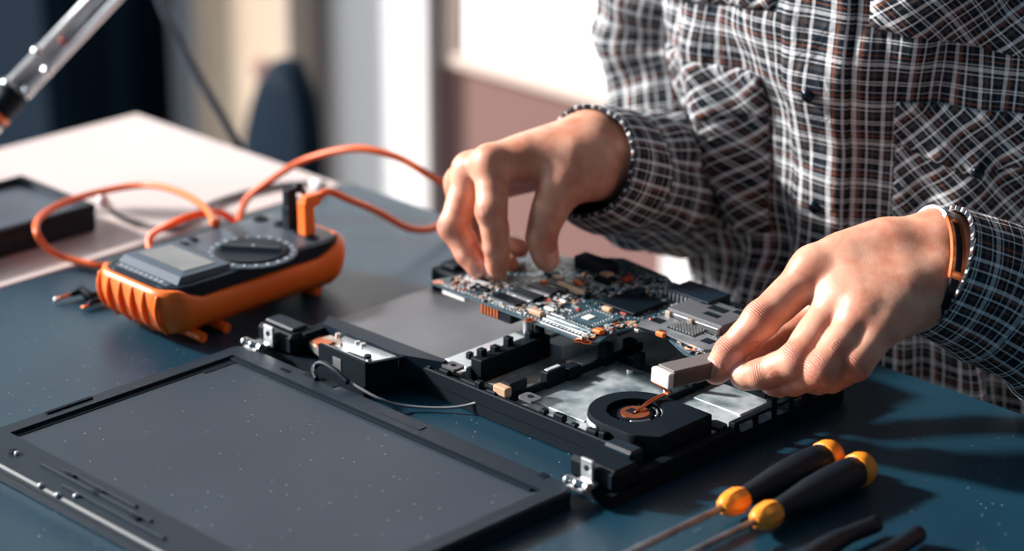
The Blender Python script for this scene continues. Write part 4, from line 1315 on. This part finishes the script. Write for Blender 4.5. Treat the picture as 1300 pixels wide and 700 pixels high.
M_['plaid'] = plaid('checked_cotton')
M_['plaid_bias'] = plaid('checked_cotton_bias', math.radians(45))
M_['snap'] = material('dark_snap_button', srgb(20, 30, 42), .2, .6)
M_['jeans'] = material('dark_denim', srgb(28, 38, 54), .8, bump=(400, .2))
M_['hair'] = material('brown_hair', srgb(52, 38, 30), .6, bump=(200, .6))
M_['shoe'] = material('dark_shoe', srgb(24, 26, 30), .5)


def grid_mesh(rows, uvs, closed):
    """rows of points -> quads with UVs in metres"""
    nr, nc = len(rows), len(rows[0])
    verts = [tuple(p) for r in rows for p in r]
    faces, fuv = [], []
    for i in range(nr - 1):
        for j in range(nc - 1):
            faces.append((i * nc + j, i * nc + j + 1, (i + 1) * nc + j + 1, (i + 1) * nc + j))
            fuv += [uvs[i][j], uvs[i][j + 1], uvs[i + 1][j + 1], uvs[i + 1][j]]
    me = bpy.data.meshes.new('cloth')
    me.from_pydata(verts, [], faces)
    lay = me.uv_layers.new(name='UVMap')
    lay.data.foreach_set('uv', [c for t in fuv for c in t])
    return me


def interp(x, xs, ys):
    return float(np.interp(x, xs, ys))


ZS = [-.30, -.12, 0.0, .10, .20, .28, .335, .375, .405, .43]
WS = [.185, .170, .162, .172, .188, .196, .188, .150, .098, .068]
DS = [.135, .122, .118, .124, .130, .124, .108, .090, .076, .066]
spow = lambda v, p: math.copysign(abs(v) ** p, v)


def torso(phi, z, off=0.0):
    w, d = interp(z, ZS, WS), interp(z, ZS, DS)
    a, b = w * spow(math.sin(phi), .86), d * spow(math.cos(phi), .86)
    # hanging folds, stronger away from the chest centre, and slack at the belly
    f = .0095 * math.sin(phi * 9.0 + 2.2 * math.sin(z * 9 + phi * 2)) * (0.35 + .65 * min(1, abs(phi) / .9))
    f += .0070 * math.sin(phi * 17 + z * 14 + 1.7) * max(0, min(1, (.16 - z) / .2))
    f += .0060 * math.sin(z * 52 - phi * 5 + 1.0) * max(0, 1 - abs(z - .035) / .09)
    f += .018 * mnoise.noise(Vector((phi * 2.6, z * 9, 3.1)))
    f += .008 * mnoise.noise(Vector((phi * 7.5, z * 26, 9.4)))
    k = 1 + (f + off) / max(.09, math.hypot(a, b))
    lean = .06 * max(0, (z + .1)) * 1.0
    return TC + BA * a * k + BB * (b * k + lean) + Vector((0, 0, z))


shirt = bpy.data.objects.new('shirt', None)
COL.objects.link(shirt)
shirt.parent = person
NPH = 150
rows, uvs = [], []
for i in range(110):
    z = -.30 + (.43 + .30) * i / 109
    rows.append([torso(-math.pi + 2 * math.pi * j / NPH, z) for j in range(NPH + 1)])
    uvs.append([((-math.pi + 2 * math.pi * j / NPH) * .155, z) for j in range(NPH + 1)])
so = link('shirt_body', grid_mesh(rows, uvs, True), M_['plaid'], shirt, True)


def shirt_patch(name, ph, zz, off, mat, shape=None, nph=24, nz_=24, uvoff=(0, 0)):
    """a piece of cloth lying on the torso; shape(u) gives the lower end for 0..1 across"""
    rows, uvs = [], []
    for i in range(nz_ + 1):
        r_, u_ = [], []
        for j in range(nph + 1):
            u = j / nph
            phi = ph[0] + (ph[1] - ph[0]) * u
            zlow = shape(u) if shape else zz[0]
            z = zz[1] + (zlow - zz[1]) * i / nz_
            e = min(u, 1 - u, i / nz_, 1 - i / nz_)
            r_.append(torso(phi, z, off * min(1, .25 + e * 8)))
            u_.append((phi * .155 + uvoff[0], z + uvoff[1]))
        rows.append(r_); uvs.append(u_)
    o = link(name, grid_mesh(rows, uvs, False), M_[mat], shirt, True)
    sm = o.modifiers.new('thick', 'SOLIDIFY'); sm.thickness = .0012; sm.offset = -1
    return o


def snap(phi, z, off=.006, r=.0052):
    p = torso(phi, z, off); p2 = torso(phi, z, off + .01)
    n_ = (p2 - p).normalized()
    MB().tube([p - n_ * .002, p + n_ * .001, p + n_ * .0024, p + n_ * .003], r, 16, True, [r, r, r * .8, r * .4]).build('snap_button', M_['snap'], shirt, True)


shirt_patch('placket', (-.115, .105), (-.28, .40), .0035, 'plaid', uvoff=(.013, 0), nz_=60, nph=8)
for z in (-.005, .095, .192, .29):
    snap(-.005, z)
for sgn in (-1, 1):
    pa = (.30, 1.02) if sgn > 0 else (-1.02, -.30)
    shirt_patch('pocket', pa, (.055, .172), .0030, 'plaid_bias', lambda u: .055 - .012 * (1 - abs(2 * u - 1)), uvoff=(.007 * sgn, .011))
    shirt_patch('pocket_flap', (pa[0] - .012, pa[1] + .012), (.150, .192), .0062, 'plaid_bias', lambda u: .158 - .020 * (1 - abs(2 * u - 1)), uvoff=(.019, .004 * sgn))
    snap(sum(pa) / 2, .1455, .0085)
    ya = (.16, 1.5) if sgn > 0 else (-1.5, -.16)
    shirt_patch('yoke', ya, (.245, .36), .0035, 'plaid_bias', lambda u: .252 - .016 * (1 - abs(2 * u - 1)) if True else 0, uvoff=(.003, .02))
# collar
rows, uvs = [], []
for i in range(9):
    t = i / 8
    z = .405 + (.05 * t if t < .5 else .05 * (1 - t)) + .0
    rr = .074 + (.018 * max(0, t - .45))
    row, uu = [], []
    for j in range(41):
        a = -math.pi + 2 * math.pi * j / 40 + math.pi
        a = .25 + (2 * math.pi - .5) * j / 40
        row.append(TC + BA * rr * math.sin(a) + BB * (rr * math.cos(a) * .95 + .03) + Vector((0, 0, z)))
        uu.append((a * .08, z))
    rows.append(row); uvs.append(uu)
o = link('collar', grid_mesh(rows, uvs, False), M_['plaid'], shirt, True)


def sleeve(name, ctrl, radii, seed, amp, cuff_len, nseg=14, n=56, uo=0.0):
    pts = curve_pts(ctrl, nseg)
    rr = curve_pts([Vector((r, 0, 0)) for r in radii], nseg)
    rows, uvs = [], []
    nrm = None
    L = 0.0
    cum = [0.0]
    for i in range(1, len(pts)):
        cum.append(cum[-1] + (pts[i] - pts[i - 1]).length)
    cuff_rows, cuff_uv = [], []
    for i, p in enumerate(pts):
        t = (pts[min(i + 1, len(pts) - 1)] - pts[max(i - 1, 0)]).normalized()
        nrm = (t.orthogonal() if nrm is None else nrm - t * nrm.dot(t)).normalized()
        b = t.cross(nrm)
        s = cum[i]
        row, uu = [], []
        fade = min(1, max(0, (s - cuff_len) / .04))
        for k in range(n + 1):
            a = 2 * math.pi * k / n
            q = Vector((math.cos(a) * 1.3, math.sin(a) * 1.3, s * 11 + seed))
            f = amp * (mnoise.noise(q) + .55 * mnoise.noise(q * 2.3) + .7 * math.sin(s * 95 + 2.6 * math.sin(a + seed) + 4 * mnoise.noise(q * .7))*.5) * (.25 + .75 * fade)
            row.append(p + (nrm * math.cos(a) + b * math.sin(a)) * (rr[i].x + f))
            uu.append((a * .048 + uo, s))
        rows.append(row); uvs.append(uu)
    o = link(name, grid_mesh(rows, uvs, True), M_['plaid'], shirt, True)
    sm = o.modifiers.new('thick', 'SOLIDIFY'); sm.thickness = .0014; sm.offset = -1
    # cuff: a second layer over the first centimetres
    nrow = sum(1 for c_ in cum if c_ <= cuff_len)
    cr = []
    for i in range(nrow):
        c_ = pts[i]
        cr.append([c_ + (q - c_) * (1 + .0022 / rr[i].x) for q in rows[i]])
    d0 = (pts[0] - pts[1]).normalized()
    lead = [q + d0 * .002 for q in cr[0]]
    inner = [pts[0] + (q - pts[0]) * .93 + d0 * .002 for q in cr[0]]
    inner2 = [pts[3] + (q - pts[3]) * .93 for q in cr[3]]
    me = grid_mesh([inner2, inner, lead] + cr, [[(u_[0], u_[1] + dv) for u_ in uvs[0]] for dv in (-.012, -.004, -.002)] + [[(u_[0] + .011, u_[1]) for u_ in uvs[i]] for i in range(nrow)], True)
    o = link('cuff', me, M_['plaid'], shirt, True)
    sm = o.modifiers.new('thick', 'SOLIDIFY'); sm.thickness = .001; sm.offset = -1
    return o


sleeve('sleeve', [deep(744, 207, 1.912), deep(772, 216, 1.94), deep(815, 226, 2.00), E_R + Vector((0, 0, .004)), deep(852, 130, 2.110), deep(840, 20, 2.105), S_R + Vector((.0, -.02, .0))],
       [.044, .050, .056, .059, .056, .060, .070], 3.0, .0085, .045)
sleeve('sleeve', [deep(1189, 342, 1.731), deep(1240, 362, 1.742), deep(1310, 398, 1.758), E_L, body_pt(.27, -.02, .19), S_L + Vector((0, -.01, 0))],
       [.0458, .0490, .0535, .058, .058, .066], 8.0, .0060, .055, uo=.01)

# trousers, shoes, hair: below and above the view
legs = []
for s in (-1, 1):
    hip, knee, ank = body_pt(.09 * s, .02, -.20), body_pt(.12 * s, .42, -.26), body_pt(.13 * s, .36, -.66)
    legs += [cap(hip, knee, .085, .062, .04), cap(knee, ank, .06, .045, .03)]
legs += [cap(body_pt(-.08, -.01, -.19), body_pt(.08, -.01, -.19), .105, .105, .04)]
Vt, Qt = sdf_mesh([(0, legs)], .008)
me = bpy.data.meshes.new('trousers'); me.from_pydata(Vt.tolist(), [], Qt.tolist())
link('trousers', me, M_['jeans'], person, True)
for s in (-1, 1):
    a = body_pt(.13 * s, .34, -.71); b = body_pt(.14 * s, .52, -.722)
    Vt, Qt = sdf_mesh([(0, [cap(a, b, .040, .028, .02), cap(a, a + Vector((0, 0, .03)), .040, .04, .02)])], .006)
    me = bpy.data.meshes.new('shoe'); me.from_pydata(Vt.tolist(), [], Qt.tolist())
    link('shoe', me, M_['shoe'], person, True)
hair = [cap(HEAD + Vector((0, 0, .055)) - BB * .015, HEAD + Vector((0, 0, .06)) + BB * .02, .086, .078, .03), cap(HEAD + Vector((0, 0, .03)) - BB * .04, HEAD + Vector((0, 0, -.03)) - BB * .04, .074, .06, .03)]
Vt, Qt = sdf_mesh([(0, hair)], .006)
me = bpy.data.meshes.new('hair'); me.from_pydata(Vt.tolist(), [], Qt.tolist())
link('hair', me, M_['hair'], person, True)
st = thing('stool', 'round dark stool under the seated person', 'stool', (TC.x, TC.y, FLOOR))
MB().cyl(body_pt(0, .03, -.345), body_pt(0, .03, -.302), .17, 32).build('seat', M_['jeans'], st, 'auto')
for k in range(4):
    a = math.pi / 4 + k * math.pi / 2
    MB().tube([body_pt(.10 * math.cos(a), .03 + .10 * math.sin(a), -.345), body_pt(.17 * math.cos(a), .03 + .17 * math.sin(a), FLOOR)], .012, 10).build('leg', M_['table_leg'], st, True)

# ------------------------------------------------------------------ bracelet on the left wrist
br = thing('bracelet', 'silver and copper bracelet with dark inlay on the wrist', 'bracelet', deep(1200, 345, 1.735))
ba = (lW1 * .5 + lW2 * .5)
fwd = (Vector(deep(1290, 380, 1.76)) - ba).normalized()
bc = ba + fwd * -.0065
sepv = lW1 - lW2
up_ = (sepv - fwd * sepv.dot(fwd)).normalized()
cm_ = fwd.cross(up_)
if cm_.dot(TO_CAM) < 0: cm_ = -cm_


def brp(a, r=1.0, s=0.0):
    """ring point: a = 0 at the top of the wrist, 90 facing the viewer"""
    return bc + up_ * (math.cos(a) * .0462 * r) + cm_ * (math.sin(a) * .0330 * r) + fwd * s


def band(a0, a1, w, th, n=24, s0=0.0):
    rings = []
    for i in range(n + 1):
        a = math.radians(14 + a0 + (a1 - a0) * i / n)
        o_, i_ = 1 + th / .036, 1.0
        rings.append([brp(a, o_, s0 - w / 2), brp(a, o_, s0 + w / 2), brp(a, i_, s0 + w / 2), brp(a, i_, s0 - w / 2)])
    return MB().loft(rings)


band(-200, 42, .0080, .0022, 40).build('band', M_['silver'], br, 'auto')
band(150, 162, .0080, .0022, 8).build('clasp', M_['silver'], br, 'auto')
band(40, 47, .0120, .0036, 4).build('collar_link', M_['silver'], br, 'auto')
cp = band(47, 110, .0030, .0030, 16, -.0042).build('copper_bar', M_['copper'], br, 'auto')
band(47, 110, .0030, .0030, 16, .0042).build('copper_bar', M_['copper'], br, 'auto')
band(47, 53, .0110, .0031, 3).build('copper_end', M_['copper'], br, 'auto')
band(104, 111, .0110, .0031, 3).build('copper_end', M_['copper'], br, 'auto')
band(52, 105, .0056, .0018, 16).build('inlay', M_['black'], br, 'auto')
band(110, 152, .0070, .0020, 12).build('strap', M_['black'], br, 'auto')
